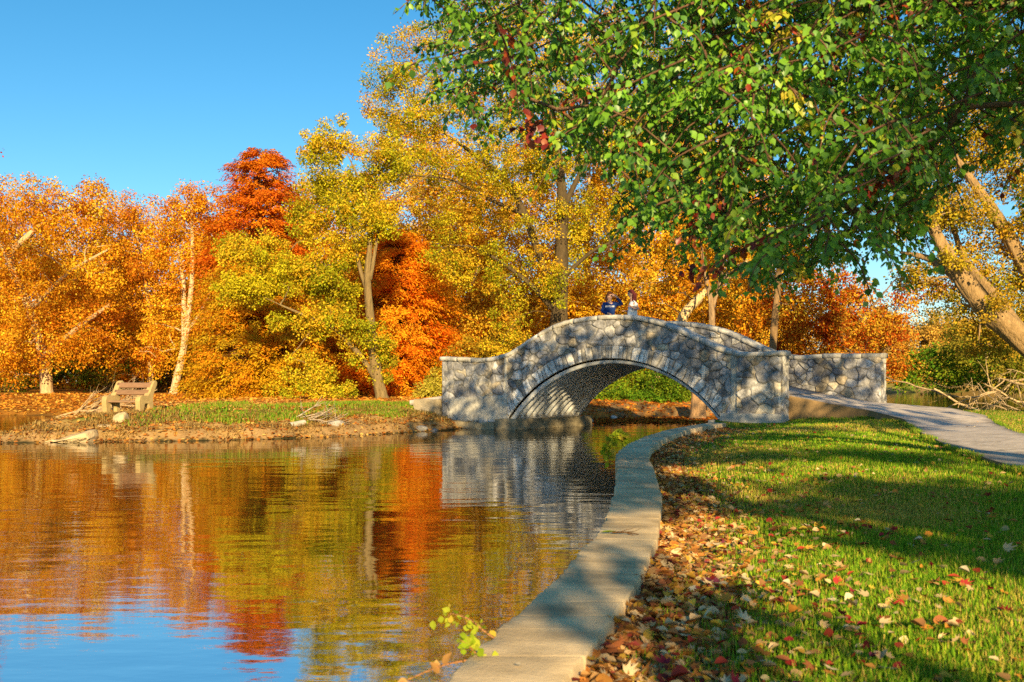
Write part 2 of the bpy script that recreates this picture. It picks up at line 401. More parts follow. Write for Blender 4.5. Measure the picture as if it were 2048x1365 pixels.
bridge = empty('stone_bridge', tuple(bpt(4.9, BW/2, 0)), 'arched stone footbridge with rubble parapets over a corrugated steel culvert', 'bridge')
binv = np.array(bridge.location)
TH = .46
def parapet(w_out, sign, sa, sb, seed, near):
    """wall from outer face w_out inward; sign=+1 when the inner side lies towards +w"""
    mb = MB()
    ds = .016
    ss = np.concatenate([np.arange(sa, S0-.004, ds), [S0-.004, S0+.002], np.arange(S0+.012, S1-.002, ds), [S1-.002, S1+.004], np.arange(S1+.014, sb, ds), [sb]])
    ns = len(ss); nzv = 110 if near else 80
    zt = zpar(ss)-.02
    arch = (ss > S0) & (ss < S1)
    a_arc = np.concatenate([[0], np.cumsum(np.hypot(np.diff(ss), np.diff(np.where(arch, zint(ss), 0)*1.0)*arch[1:]*arch[:-1]))])
    slope = np.gradient(zint(ss), ss); cosv = 1/np.sqrt(1+slope**2)
    for face in (0, 1):                # outer, inner
        if face == 0: zb = np.where(arch, zint(ss), -.4)
        else: zb = np.minimum(zdeck(ss)-.12, zt-.2)
        tv = np.linspace(0, 1, nzv)
        Z = zb[:, None]+(zt-zb)[:, None]*tv[None]; Sg = np.repeat(ss[:, None], nzv, 1)
        U = Sg.ravel(); Zr = Z.ravel()
        ring = None; patch = None
        if face == 0:
            tt = (Z-zb[:, None])*cosv[:, None]
            mask = (arch[:, None] & (tt < .36)).ravel()
            jit = a_arc[:, None]+.25*slope[:, None]*(Z-zb[:, None])*0
            # radial joints lean outwards with the arch
            lean = (Z-zb[:, None])*slope[:, None]*cosv[:, None]**2
            ring = (((jit+lean)/.155+.3*np.sin(jit*9)).ravel(), tt.ravel(), mask, .36)
            q = fbm(np.stack([U*1.3, Zr*2], -1), 77)
            if near:
                pl = sstep(8.27, 8.32, U)*sstep(10.55, 10.45, U)*sstep(.22, .28, Zr+.15*(q-.5))*sstep(.05, 0, Zr-(.98+(8.3-U)*.055))
                jo = sstep(.09, .075, np.abs(U-1.22))*sstep(2.2, 2.1, Zr)+sstep(.05, .04, np.abs(U-8.36))
                patch = np.clip(pl+jo, 0, 1)
        hh, cc = stone_field(U if face == 0 else U+37, Zr, seed+face, ring, patch, (.27, .20) if near else (.27, .165))
        ef = sstep(0, .05, U-sa)*sstep(0, .05, sb-U); hh = hh*ef+(.06*sstep(1.17, 1.13, U) if near and face == 0 else 0)
        wpos = w_out-sign*hh if face == 0 else w_out+sign*(TH+hh)
        V = bpt(U, wpos, Zr)
        i = np.arange(ns-1)[:, None]*nzv; j = np.arange(nzv-1)[None]
        q = np.stack([i+j, i+nzv+j, i+nzv+j+1, i+j+1], -1).reshape(-1, 4)
        mb.add(V-binv, q if (face == 0) ^ (sign > 0) else q[:, ::-1], cc)
    for se, sg in ((sa, -1), (sb, 1)):   # end faces
        wv = np.linspace(0, TH, 30); zv = np.linspace(-.4, float(zpar(se))-.02, 120)
        wv = wv if not (near and sg < 0) else np.linspace(-.06, TH, 30); W, Zg = np.meshgrid(wv, zv, indexing='ij')
        hh, cc = stone_field(W.ravel()+91, Zg.ravel(), seed+5, None, None, (.26, .16))
        hh = hh*sstep(wv[0], wv[0]+.05, W.ravel())*sstep(0, .05, TH-W.ravel())
        V = bpt(se+sg*hh, w_out+sign*W.ravel(), Zg.ravel())
        i = np.arange(29)[:, None]*120; j = np.arange(119)[None]
        mb.add(V-binv, np.stack([i+j, i+120+j, i+121+j, i+j+1], -1).reshape(-1, 4), cc)
    ob = mb.build('parapet', M_STONE, bridge, True)
    # coping stones on top, laid as slabs
    cp = MB(); s = sa-.05; r = np.random.default_rng(seed+50)
    while s < sb+.02:
        L = r.uniform(.45, .95); e = min(s+L, sb+.06)
        k = np.linspace(s+.006, e-.006, max(4, int(L/.07)))
        o1 = .05+r.uniform(-.015, .02); o2 = .04+r.uniform(-.015, .015); dz = r.uniform(-.008, .01)
        n = len(k); rows = []; crs = []
        z = zpar(k)
        j1 = .025*(fbm(np.stack([k*7, k*0], -1), seed+60)-.5); j2 = .02*(fbm(np.stack([k*9, k*0+3], -1), seed+61)-.5)
        prof = [(-o1, -.035), (-o1-.008, .05), (-o1+.02, .085), (TH*.5, .10), (TH+o2-.02, .085), (TH+o2+.006, .05), (TH+o2, -.035)]
        for wv, hv in prof:
            jj_ = j1 if wv < TH/2 else -j1
            rows.append(bpt(k, w_out+sign*(wv+jj_-(.06*sstep(1.3, 1.2, k) if near and wv < .1 else 0)), z+hv+dz+(j2 if hv > 0 else 0)))
        V = np.stack(rows, 1).reshape(-1, 3); m_ = len(prof)
        i = np.arange(n-1)[:, None]*m_; j = np.arange(m_)[None]; jn = (j+1) % m_
        fq = np.stack([i+j, i+jn, i+m_+jn, i+m_+j], -1).reshape(-1, 4)
        base = np.array((.44, .43, .41))*r.uniform(.75, 1.15)+np.array((.03, .01, -.03))*r.uniform(-.3, 1)
        cc = base*(.7+.6*fbm(V*3, seed+70))[:, None]*(.85+.3*vnoise(V*25, seed+71))[:, None]
        cp.add(V-binv, [fq, np.array([list(range(m_))[::-1], list(range((n-1)*m_, n*m_))])], cc)
        s = e
    cp.build('coping', M_STONE, ob)
parapet(0.0, 1, 0.0, 10.8, 100, True)
parapet(BW, -1, -1.4, 10.6, 200, False)
# corrugated liner under the arch: ridges follow the arch, repeated through its depth
lb = MB()
ss = np.linspace(S0+.002, S1-.002, 90); wv = np.linspace(.05, BW-.05, 240)
SS, WW = np.meshgrid(ss, wv, indexing='ij')
sl_ = np.gradient(zint(ss), ss); nx = sl_/np.sqrt(1+sl_**2); nzv = 1/np.sqrt(1+sl_**2)
amp = .06*np.cos(WW/.31*2*np.pi)-.07
LV = bpt(SS+(-nx[:, None])*amp, WW, zint(SS)+nzv[:, None]*amp).reshape(-1, 3)
i = np.arange(89)[:, None]*240; j = np.arange(239)[None]
rust = fbm(LV*np.array((1.2, 1.2, .8)), 31)
lc = np.array((.78, .80, .82))*(.75+.4*rust[:, None])
lb.add(LV-binv, np.stack([i+j, i+j+1, i+240+j+1, i+240+j], -1).reshape(-1, 4), lc)
lin = lb.build('corrugated_liner', M_METAL, bridge, True)
for sv in (7.55, 6.5, 5.1, 3.4, 2.4):
    bt = MB(); wv_ = np.arange(.1, BW-.1, .03); sl1 = (zint(sv+.01)-zint(sv-.01))/.02; nn = np.array((-sl1, 1))/math.hypot(sl1, 1)
    am = .06*np.cos(wv_/.31*2*np.pi)-.078
    bt.tube(bpt(sv+nn[0]*am, wv_, zint(sv)+nn[1]*am)-binv, .012+.012*(np.arange(len(wv_)) % 4 == 0), 6)
    bt.build('bolted_seam', M_METAL, lin)
# deck slab
dk = MB(); ss = np.linspace(.04, 12.5, 120)
rows = np.stack([bpt(ss, .40, zdeck(ss)), bpt(ss, BW-.40, zdeck(ss)), bpt(ss, BW-.40, zdeck(ss)-.16), bpt(ss, .40, zdeck(ss)-.16)], 1)
rows[ss < 0.02, 0] += 0
V = rows.reshape(-1, 3); i = np.arange(119)[:, None]*4; j = np.arange(4)[None]; jn = (j+1) % 4
dk.add(V-binv, [np.stack([i+j, i+jn, i+4+jn, i+4+j], -1).reshape(-1, 4), np.array([(0, 1, 2, 3), (479, 478, 477, 476)])], (.42, .37, .33))
dk.build('deck', M_CONC, bridge)
# footings along both springings, left one with a rough ledge, and abutment fill
def slab(mb, s0, s1, w0, w1, z0, z1, seed, col, rgh=.03, n=(14, 40)):
    sa = np.linspace(s0, s1, n[0]); wa = np.linspace(w0, w1, n[1])
    Sg, Wg = np.meshgrid(sa, wa, indexing='ij')
    q = np.stack([Sg.ravel()*4, Wg.ravel()*4], -1)
    top = bpt(Sg.ravel(), Wg.ravel(), z1+rgh*(fbm(q, seed)-.5))
    i = np.arange(n[0]-1)[:, None]*n[1]; j = np.arange(n[1]-1)[None]
    mb.add(top-binv, np.stack([i+j, i+j+1, i+n[1]+j+1, i+n[1]+j], -1).reshape(-1, 4), np.array(col)*(.75+.5*fbm(q*1.7, seed+2))[:, None])
    def side(sv, wv, nr=10):
        zz = np.linspace(z0, z1, nr); L = len(sv)
        Sq = np.repeat(sv[:, None], nr, 1); Wq = np.repeat(wv[:, None], nr, 1); Zq = np.repeat(zz[None], L, 0)
        q = np.stack([(Sq+Wq).ravel()*4, Zq.ravel()*6], -1); e = rgh*1.6*(fbm(q, seed+1)-.5)
        ctr = np.array(((s0+s1)/2, (w0+w1)/2))
        ds_ = np.where(np.abs(sv-ctr[0]) > abs(s1-s0)/2-1e-6, np.sign(sv-ctr[0]), 0); dw_ = np.where(np.abs(wv-ctr[1]) > abs(w1-w0)/2-1e-6, np.sign(wv-ctr[1]), 0)
        V = bpt(Sq.ravel()+np.repeat(ds_, nr)*e, Wq.ravel()+np.repeat(dw_, nr)*e, Zq.ravel()+np.where(Zq.ravel() >= z1-1e-6, rgh*(fbm(np.stack([Sq.ravel()*4, Wq.ravel()*4], -1), seed)-.5), 0))
        i = np.arange(L-1)[:, None]*nr; j = np.arange(nr-1)[None]
        mb.add(V-binv, np.stack([i+j, i+nr+j, i+nr+j+1, i+j+1], -1).reshape(-1, 4), np.array(col)*(.6+.7*fbm(q*1.5, seed+4))[:, None])
    side(sa, np.full(n[0], w0)); side(sa[::-1], np.full(n[0], w1)); side(np.full(n[1], s1), wa); side(np.full(n[1], s0), wa[::-1])
fb = MB(); slab(fb, 7.86, 8.6, -.22, BW+.1, -.6, .30, 300, (.30, .25, .16), .07); fb.build('footing', M_CONC, bridge, True)
fb = MB(); slab(fb, 8.6, 10.9, -.28, .3, -.6, .20, 310, (.36, .30, .19), .12, (30, 8)); fb.build('ledge', M_CONC, bridge, True)
fb = MB(); slab(fb, 1.2, 1.9, -.1, BW+.1, -.6, .42, 320, (.36, .34, .31), .02); fb.build('footing', M_CONC, bridge, True)
fb = MB(); slab(fb, -.1, 1.55, -.16, .2, -.3, .60, 330, (.40, .39, .37), .01, (30, 8)); fb.build('kerb_base', M_CONC, bridge, True)
fb = MB(); slab(fb, 1.78, .3, .3, BW-.3, -.5, .70, 340, (.35, .33, .3), .0, (6, 6)); fb.build('abutment', M_CONC, bridge)
fb = MB(); slab(fb, 8.1, 11.5, .3, BW-.3, -.5, .70, 350, (.35, .33, .3), .0, (6, 6)); fb.build('abutment', M_CONC, bridge)

# ------------------------------------------------------------------ path
def resample(Q, n):
    d = np.concatenate([[0], np.cumsum(np.hypot(*np.diff(Q, axis=0).T))]); u = np.linspace(0, d[-1], n)
    return np.stack([np.interp(u, d, Q[:, k]) for k in (0, 1)], -1)
def smooth(Q, it=6):
    Q = Q.copy()
    for _ in range(it): Q[1:-1] = .25*Q[:-2]+.5*Q[1:-1]+.25*Q[2:]
    return Q
# index-matched edges so that cross rows stay square to the walk
def par(Q, n): 
    k = np.linspace(0, len(Q)-1, n); i = np.minimum(k.astype(int), len(Q)-2); f = (k-i)[:, None]
    return Q[i]*(1-f)+Q[i+1]*f
npth = 900; el = smooth(par(PL, npth), 180); er = smooth(par(PR, npth), 180)
nc = 21; cr = np.linspace(0, 1, nc)
PV = el[:, None]*(1-cr)[None, :, None]+er[:, None]*cr[None, :, None]
zl = zlawn(PV.reshape(-1, 2)).reshape(npth, nc)+.02
along = np.concatenate([[0], np.cumsum(np.hypot(*np.diff((el+er)/2, axis=0).T))])
ramp = np.interp(along, [0, 1.2, 2.2, 3.4, 4.8, 6.5], [1.06, .86, .76, .68, .61, .52])[:, None]
pz = np.maximum(zl.mean(1, keepdims=True)*.5+zl*.5, ramp+0*zl)
crk = fbm(PV.reshape(-1, 2)*2, 41)
jt = np.abs(((along[:, None]+.05*np.sin(cr*9)[None]) % 1.5)-.75) < .022
ck = np.abs(fbm(PV.reshape(-1, 2)*.9, 43)-.5) < .006
pc = np.array((.54, .46, .39))*(.66+.5*crk[:, None]+.2*vnoise(PV.reshape(-1, 2)*14, 42)[:, None])
pc = pc*np.where(jt.ravel() | ck, .5, 1.0)[:, None]*(1-.35*sstep(.16, 0, np.tile(np.minimum(cr, 1-cr), npth)+.1*(crk-.5)))[:, None]
pv = np.concatenate([PV, pz[..., None]], -1)
lo = pv[:, [0, -1]].copy(); lo[..., 2] -= .8
pm = MB(); i = np.arange(npth-1)[:, None]*nc; j = np.arange(nc-1)[None]
pm.add(pv.reshape(-1, 3), np.stack([i+j, i+j+1, i+nc+j+1, i+nc+j], -1).reshape(-1, 4)[:, ::-1], pc)
for e in (0, 1):
    sv = np.stack([pv[:, 0 if e == 0 else -1], lo[:, e]], 1).reshape(-1, 3); q = np.arange(npth-1)*2
    pm.add(sv, np.stack([q, q+1, q+3, q+2], -1), (.26, .17, .08))
tag(pm.build('path', M_CONC), kind='structure')

# ------------------------------------------------------------------ retaining wall
rw = empty('retaining_wall', (.3, 5, 0), 'low curving wall of pale concrete blocks between pond and lawn', 'wall')
nW = 900
cl = smooth(par(WL, nW), 30); cr_ = smooth(par(WR, nW), 30)
d = np.concatenate([[0], np.cumsum(np.hypot(*np.diff((cl+cr_)/2, axis=0).T))]); jn_ = np.cumsum(np.random.default_rng(8).uniform(.21, .40, 400)); jn_ = jn_[jn_ < d[-1]-.05]; un = np.unique(np.concatenate([np.arange(0, d[-1], .035)]+[jn_+o for o in (-.010, -.004, 0, .004, .010)]))
cl = np.stack([np.interp(un, d, cl[:, k]) for k in (0, 1)], -1); cr_ = np.stack([np.interp(un, d, cr_[:, k]) for k in (0, 1)], -1)
nrm = norm(cr_-cl)
blk = np.searchsorted(jn_, un+1e-6); gj = np.min(np.abs(un[:, None]-jn_[None]), 1)*(1+.8*(vnoise(np.stack([un*0, blk*3.7], -1), 6)))
hb = lambda q: hash3(blk, blk*0+q, blk*0, 9)-.5
groove = np.exp(-(gj/.005)**2)
topz = .42+.0012*hb(1)*2-.0025*groove-.02*sstep(14, 22, cl[:, 1])*0
lj = .015*hb(2)+.016*(vnoise(np.stack([un*21, un*0], -1), 24)-.5)+.04*(fbm(np.stack([un*5, un*0], -1), 14)-.5); rj = .008*hb(3)+.012*(fbm(np.stack([un*6, un*0+4], -1), 15)-.5)
def course(zlo, zhi, inset, name):
    L = cl+nrm*(lj+inset)[:, None]; R = cr_+nrm*(rj-inset)[:, None]
    hi = zhi if zhi is not None else topz
    rows = []; cc = []
    fr = [(-.0, 0), (0, .5), (.0, .86), (.003, .975), (.009, 1.0)]
    Z = lambda f: zlo+(hi-zlo)*f
    one = np.ones(len(un))
    def row(P, z): rows.append(np.column_stack([P, z*one]))
    rg = lambda s: .016*(fbm(np.stack([un*16, un*0+s], -1), 16+s)-.5)-.003*groove
    for o, f in fr: row(L+nrm*((o if zhi is None else 0)-rg(int(f*10)))[:, None], Z(f))
    for f in (.25, .5, .75):
        row(L*(1-f)+R*f, Z(1.0)+.006*(fbm(np.stack([un*6, un*0+f*5], -1), 18)-.5))
    for o, f in fr[::-1]: row(R-nrm*((o if zhi is None else 0)-rg(int(f*10)+20))[:, None], Z(f))
    V = np.stack(rows, 1); m_ = V.shape[1]; n = len(un); V = V.reshape(-1, 3)
    i = np.arange(n-1)[:, None]*m_; j = np.arange(m_-1)[None]
    tn = (.93+.14*(hb(5)+.5))[:, None]*np.ones((1, m_))
    st = (.70+.6*fbm(V*np.array((2.2, 2.2, 3)), 19))*(1-.22*sstep(.52, .66, fbm(V*np.array((5, 5, 5)), 29)))
    tn = tn*(1-.32*groove[:, None])
    base = np.array((.72, .54, .32)); alg = sstep(.30, .12, V[:, 2]+.12*(fbm(V*3, 23)-.5))[:, None]; spt = sstep(.60, .70, fbm(V*np.array((4, 4, 2)), 25))[:, None]
    c = base*(1-.6*alg*np.array((1, .8, 1.2)))*(1-.28*spt)*(tn.ravel()*st)[:, None]*(.86+.28*vnoise(V*55, 20))[:, None]
    mb = MB(); mb.add(V-np.array(rw.location), [np.stack([i+j, i+j+1, i+m_+j+1, i+m_+j], -1).reshape(-1, 4)[:, ::-1], np.array([list(range(m_)), list(range((n-1)*m_, n*m_))[::-1]])], c)
    return mb.build(name, M_WALLBLK, rw)
course(.255, None, 0, 'cap_course'); course(-.7, .253, .012, 'block_course')

# ------------------------------------------------------------------ foliage tools
TA, TE_ = math.tan(SUN_AZ), math.tan(SUN_EL)/math.cos(SUN_AZ)
def closed(P, a=.55, b=.86):
    """True where unseen crowns keep leaves; gaps carved along sun rays to shape dapples"""
    P = np.asarray(P, float); u = P[:, 0]+TA*P[:, 1]; v = P[:, 2]+TE_*P[:, 1]
    q = .72*vnoise(np.stack([u*1.15, v*1.75], -1), 401)+.28*vnoise(np.stack([u*2.6, v*3.0], -1), 402)
    th = np.interp(v, [3.2, 4.4, 7.2, 8.2], [a, .30, .32, b])-.10*sstep(2.8, 1.6, u)*sstep(5.0, 4.0, v)
    return q < th

LEAF4 = (np.array([(0, 0, 0), (.36, .45, .10), (0, 1, 0), (-.36, .45, .10)]), [np.array([(0, 1, 2), (0, 2, 3)])])
NEEDLE = (np.array([(0, 0, 0), (.17, .5, .04), (0, 1, -.05), (-.17, .5, .04)]), [np.array([(0, 1, 2), (0, 2, 3)])])
PEARL = (np.array([(0, 0, 0), (.30, .22, .05), (.40, .50, .07), (.20, .80, .02), (0, 1.05, -.08), (-.20, .80, .02), (-.40, .50, .07), (-.30, .22, .05), (0, .35, 0), (0, .7, -.02)]),
         [np.array([(0, 1, 2, 8), (8, 2, 3, 9), (0, 8, 6, 7), (8, 9, 5, 6)]), np.array([(9, 3, 4), (9, 4, 5)])])
def _lobed():
    pts = [(0, 0)]; 
    for a, r in ((-80, .25), (-62, .62), (-45, .42), (-28, .85), (-12, .5), (0, 1.0), (12, .5), (28, .85), (45, .42), (62, .62), (80, .25)):
        pts.append((math.sin(math.radians(a))*r*.75, math.cos(math.radians(a))*r))
    v = np.array([(x, y, .12*abs(x)+.12*(y-.4)**2) for x, y in pts]); n = len(v)
    return v, [np.array([(0, k, k+1) for k in range(1, n-1)])]
LOBED = _lobed()
OVAL = (np.array([(0, 0, .05), (.28, .25, .16), (.36, .55, .2), (.16, .88, .1), (0, 1, .0), (-.16, .88, .06), (-.36, .55, .14), (-.28, .25, .12), (0, .5, 0)]),
        [np.array([(8, 0, 1), (8, 1, 2), (8, 2, 3), (8, 3, 4), (8, 4, 5), (8, 5, 6), (8, 6, 7), (8, 7, 0)])])
def place(tmpl, pos, tip, nor, size, col, mb):
    tv, tf = tmpl; n = len(pos); k = len(tv)
    tip = norm(tip); nor = norm(nor-tip*(nor*tip).sum(-1, keepdims=True)); sd = np.cross(tip, nor)
    sz = np.broadcast_to(np.asarray(size, float), (n,))[:, None, None]
    V = pos[:, None]+sz*(tv[None, :, 0:1]*sd[:, None]+tv[None, :, 1:2]*tip[:, None]+tv[None, :, 2:3]*nor[:, None])
    fs = [(np.arange(n)[:, None, None]*k+f[None]).reshape(-1, f.shape[1]) for f in tf]
    mb.add(V.reshape(-1, 3), fs, np.repeat(col, k, 0))
def pick(r, pal, n, wts=None):
    pal = np.asarray(pal, float); return pal[r.choice(len(pal), n, p=wts)]
def rdir(r, n): return norm(r.normal(size=(n, 3)))
DENS = 2.6
def subblobs(r, ell, size, dens=1.0, flat=.75, fill=.35):
    """ell: list of (centre, radii). Small leaf clumps over the surface and through the inside"""
    out_c = []; out_r = []
    for c, R in ell:
        R = np.asarray(R, float); area = 4*np.pi*np.mean([R[0]*R[1], R[1]*R[2], R[0]*R[2]])
        n = max(3, int(dens*DENS*area/(size*size*2.0)))
        d = rdir(r, n); rad = np.where(r.random(n) < fill, r.random(n)**.5*.8, r.uniform(.74, 1.0, n)+np.abs(r.normal(0, .13, n)))
        out_c.append(np.asarray(c)+d*R*rad[:, None])
        rr = size*r.uniform(.55, 1.25, n); out_r.append(np.stack([rr, rr, rr*flat], -1))
    C_, R_ = np.concatenate(out_c), np.concatenate(out_r)
    q = vnoise(C_/(size*2.1), 71)+.35*(vnoise(C_/(size*.9), 72)-.5); k = q > np.quantile(q, .24)
    return C_[k], R_[k]*(.8+.4*r.random((k.sum(), 1)))
def leaf_cloud(mb, r, cen, rad, per, size, pal, tmpl=LEAF4, droop=.4, up=.5, jit=.34, wts=None, cvar=.35, cvox=.45):
    K = len(cen); n = K*per
    per = int(per*1.15); n = K*per; idx = np.repeat(np.arange(K), per)
    d = rdir(r, n); pos = cen[idx]+d*rad[idx]*(r.random(n)**.42)[:, None]
    tip = d*.7+np.array((0, 0, -droop))+r.normal(size=(n, 3))*.55
    nor = d*.5+np.array((0, -.15, up))+r.normal(size=(n, 3))*.6
    pal = np.asarray(pal, float)
    # neighbouring clumps share a tone
    q = vnoise(cen*cvox, 61)*len(pal)*1.3-.15*len(pal)+r.normal(0, .5, K); ci = np.clip(q.astype(int), 0, len(pal)-1)
    base = pal[ci]*r.uniform(.82, 1.15, (K, 1))
    col = base[idx]; sw = r.random(n) < cvar; col = np.where(sw[:, None], pick(r, pal, n, wts), col)
    col = np.clip(col*(1+r.uniform(-jit, jit, (n, 1))), 0, .9)
    place(tmpl, pos, tip, nor, size*r.uniform(.7, 1.3, n), col, mb)
TRS = .8
def grow(mb, r, trunk, targets, rtip=.02, col=(.2, .13, .07), n=6, sag=.1, wig=.06, rmax=.3, colf=None):
    """trunk: list of (pts, radii); limbs reach from it to every target"""
    nodes = []; par_ = []; fixed = []
    for pts, rad in trunk:
        pts = np.asarray(pts, float); 
        k = len(pts); u = np.linspace(0, k-1, k*4-3)
        P = np.stack([np.interp(u, np.arange(k), smooth_curve(pts)[:, a]) for a in range(3)], -1) if False else catmull(pts, 5)
        R = np.interp(np.linspace(0, 1, len(P)), np.linspace(0, 1, len(rad)), rad)
        R = R*TRS; mb.tube(P, R, 30 if max(R) > .16 else 12, col, rough=.24, seed=r.random()*9)
        for q, rr in zip(P[len(P)//4:], R[len(P)//4:]): nodes.append(q); par_.append(-1); fixed.append(rr)
    T = np.asarray(targets, float)
    base = np.array(nodes[0]); order = np.argsort(np.linalg.norm(T-np.array(nodes[len(nodes)//2]), axis=1))
    chains = []
    for ti in order:
        Tn = T[ti]; A = np.array(nodes)
        dv = Tn-A; dd = np.linalg.norm(dv, axis=1)+.8*np.maximum(0, A[:, 2]-Tn[2])
        j = int(np.argmin(dd)); p0 = A[j]; L = np.linalg.norm(Tn-p0)
        if L < .05: continue
        m_ = max(3, int(L/.7)+2); u = np.linspace(0, 1, m_)
        off = rdir(r, 1)[0]*L*wig*2; off2 = np.array((0, 0, 1))*L*sag
        P = p0+(Tn-p0)*u[:, None]+(np.sin(np.pi*u)[:, None]*(off+off2))+r.normal(size=(m_, 3))*L*.012*np.minimum(1, u*(1-u)*5)[:, None]
        idx = [j]
        for q in P[1:]:
            nodes.append(q); par_.append(idx[-1]); fixed.append(None); idx.append(len(nodes)-1)
        chains.append(idx)
    cnt = np.zeros(len(nodes))
    for i in range(len(nodes)-1, -1, -1):
        if cnt[i] == 0: cnt[i] = 1
        if par_[i] >= 0: cnt[par_[i]] += cnt[i]
    A = np.array(nodes)
    for idx in chains:
        R = np.minimum(rtip*cnt[idx]**.55, rmax); R[0] = min(R[0], R[1]*1.15 if len(R) > 1 else R[0])
        if fixed[idx[0]] is not None: R[0] = min(R[1]*1.3, fixed[idx[0]])
        R = np.minimum.accumulate(R); R[-1] *= .5
        mb.tube(A[idx], R, n, col if colf is None else colf(A[idx]), cap=False)
def catmull(P, k):
    P = np.asarray(P, float)
    if len(P) < 3: return np.array([P[0]+(P[-1]-P[0])*u for u in np.linspace(0, 1, k+1)])
    Q = np.concatenate([[2*P[0]-P[1]], P, [2*P[-1]-P[-2]]]); o = []
    for i in range(1, len(Q)-2):
        for u in np.arange(k)/k:
            a, b, c, d_ = Q[i-1:i+3]
            o.append(.5*((2*b)+(-a+c)*u+(2*a-5*b+4*c-d_)*u*u+(-a+3*b-3*c+d_)*u**3))
    o.append(P[-1]); return np.array(o)
def ell_px(lst, D):
    """list of (cx,cy,rx,ry[,dD[,depth radius]]) in photo pixels at distance D"""
    o = []
    for e in lst:
        cx, cy, rx, ry = e[:4]; dD = e[4] if len(e) > 4 else 0; d_ = D+dD
        rz = e[5] if len(e) > 5 else .5*(rx+ry)*d_/F
        o.append((at(cx, cy, d_), (rx*d_/F, rz, ry*d_/F)))
    return o
def tree(name, label, cat, base_px, D, trunk_px, ell, size, dens, per, leaf, pal, seed, bark=(.16, .10, .05), tmpl=LEAF4, ntar=50, rtip=.02, droop=.4, flat=.75, group=None, up=.5, fill=.35, sag=.1, cvar=.35, cvox=.45, mat=None):
    """trunk_px: list of polylines [(x,y,dD,radius m)...]"""
    r = np.random.default_rng(seed)
    b = at(base_px[0], base_px[1], D); b[2] = float(zground(b[None, :2])[0])
    per = int(per*1.9); leaf *= .76
    root = empty(name, tuple(b), label, cat, group)
    E = ell_px(ell, D); cen, rad = subblobs(r, E, size, dens, flat, fill)
    cr2 = MB(); leaf_cloud(cr2, r, cen-b, rad, per, leaf, pal, tmpl, droop, up, cvar=cvar, cvox=cvox)
    tm = MB(); trunks = []
    for k, pl in enumerate(trunk_px):
        P = np.array([at(q[0], q[1], D+q[2]) for q in pl]); R = [q[3] for q in pl]
        if k == 0:
            P[0] = b; P[0, 2] -= .15; P = np.insert(P, 1, P[0]*.8+P[1]*.2, 0); R = [R[0]*1.5]+[R[0]]+R[1:]
        trunks.append((P-b, R))
    tg = cen[r.choice(len(cen), min(ntar, len(cen)), replace=False)]-b
    grow(tm, r, trunks, tg, rtip, bark, sag=sag)
    tm.build('trunk', M_BARK, root, True); cr2.build('crown', mat or M_LEAF, root)
    return root
exec(compile('', 'x', 'exec'))
GOLD = [(.80, .42, .02), (.86, .52, .03), (.68, .30, .015), (.76, .42, .03), (.52, .20, .012), (.84, .56, .05), (.40, .13, .01)]
RUST = [(.68, .27, .015), (.58, .19, .012), (.76, .36, .02), (.46, .14, .012)]
ORNG = [(.88, .27, .012), (.90, .34, .015), (.74, .18, .01), (.88, .40, .02)]
REDO = [(.66, .17, .012), (.72, .23, .012), (.54, .11, .012), (.76, .29, .015)]
YGRN = [(.42, .34, .02), (.50, .38, .03), (.34, .30, .02), (.26, .25, .02), (.56, .38, .03)]
OLIV = [(.70, .38, .015), (.60, .38, .018), (.74, .30, .015), (.52, .36, .02)]

# --- left side
tree('sycamore_tree', 'broad golden sycamore with thick pale forked limbs at the left edge', 'tree', (95, 790), 60,
     [[(95, 790, 0, .42), (88, 720, 0, .36), (60, 620, -.5, .3), (20, 520, -1, .25), (60, 470, -1.5, .2), (120, 425, -1.5, .1)],
      [(88, 720, 0, .25), (150, 660, -2, .18), (220, 610, -2.5, .1)], [(20, 520, -1, .2), (-30, 450, 0, .14)], [(60, 620, -.5, .2), (140, 545, -2.5, .14), (215, 500, -3, .06)]],
     [(40, 430, 120, 75), (150, 410, 60, 55, -1), (190, 390, 22, 35, 0), (110, 520, 130, 75, -2), (40, 620, 120, 90, -1), (170, 620, 80, 85, -2), (110, 690, 110, 50, -1.5), (-60, 520, 90, 120), (20, 735, 70, 35, 0)],
     .75, .5, 46, .17, RUST+GOLD+RUST, 11, (.50, .36, .19), ntar=90, rtip=.025)
tree('sycamore_tree', 'slim rusty sycamore with a thin white stem behind the bench', 'tree', (300, 765), 66,
     [[(315, 770, 0, .22), (303, 660, 0, .17), (290, 560, 0, .12), (270, 450, 0, .06)]],
     [(265, 430, 45, 45), (235, 500, 65, 70), (300, 520, 50, 80), (250, 610, 80, 70), (310, 650, 55, 70), (280, 720, 60, 40)],
     .7, .55, 46, .17, RUST+RUST+GOLD[:3], 12, (.52, .38, .2), ntar=60, rtip=.02)
tree('sycamore_tree', 'tall twin stemmed sycamore with two white trunks and rusty crown', 'tree', (345, 770), 58,
     [[(335, 770, 0, .26), (368, 690, 0, .21), (384, 560, 0, .14), (384, 440, 0, .10), (380, 390, 0, .04)], [(368, 690, 0, .2), (366, 560, .5, .15), (352, 470, .5, .07)], [(372, 670, 0, .15), (415, 600, 0, .1), (425, 540, 0, .05)]],
     [(380, 410, 62, 45), (330, 450, 45, 55), (420, 450, 50, 60), (350, 540, 60, 60, .8), (330, 620, 50, 60, 1), (410, 530, 40, 60, 1.2), (430, 620, 40, 60, 1.5), (320, 700, 45, 45, 1)],
     .65, .5, 44, .16, RUST+GOLD[:4], 13, (.56, .42, .24), ntar=60, rtip=.018)

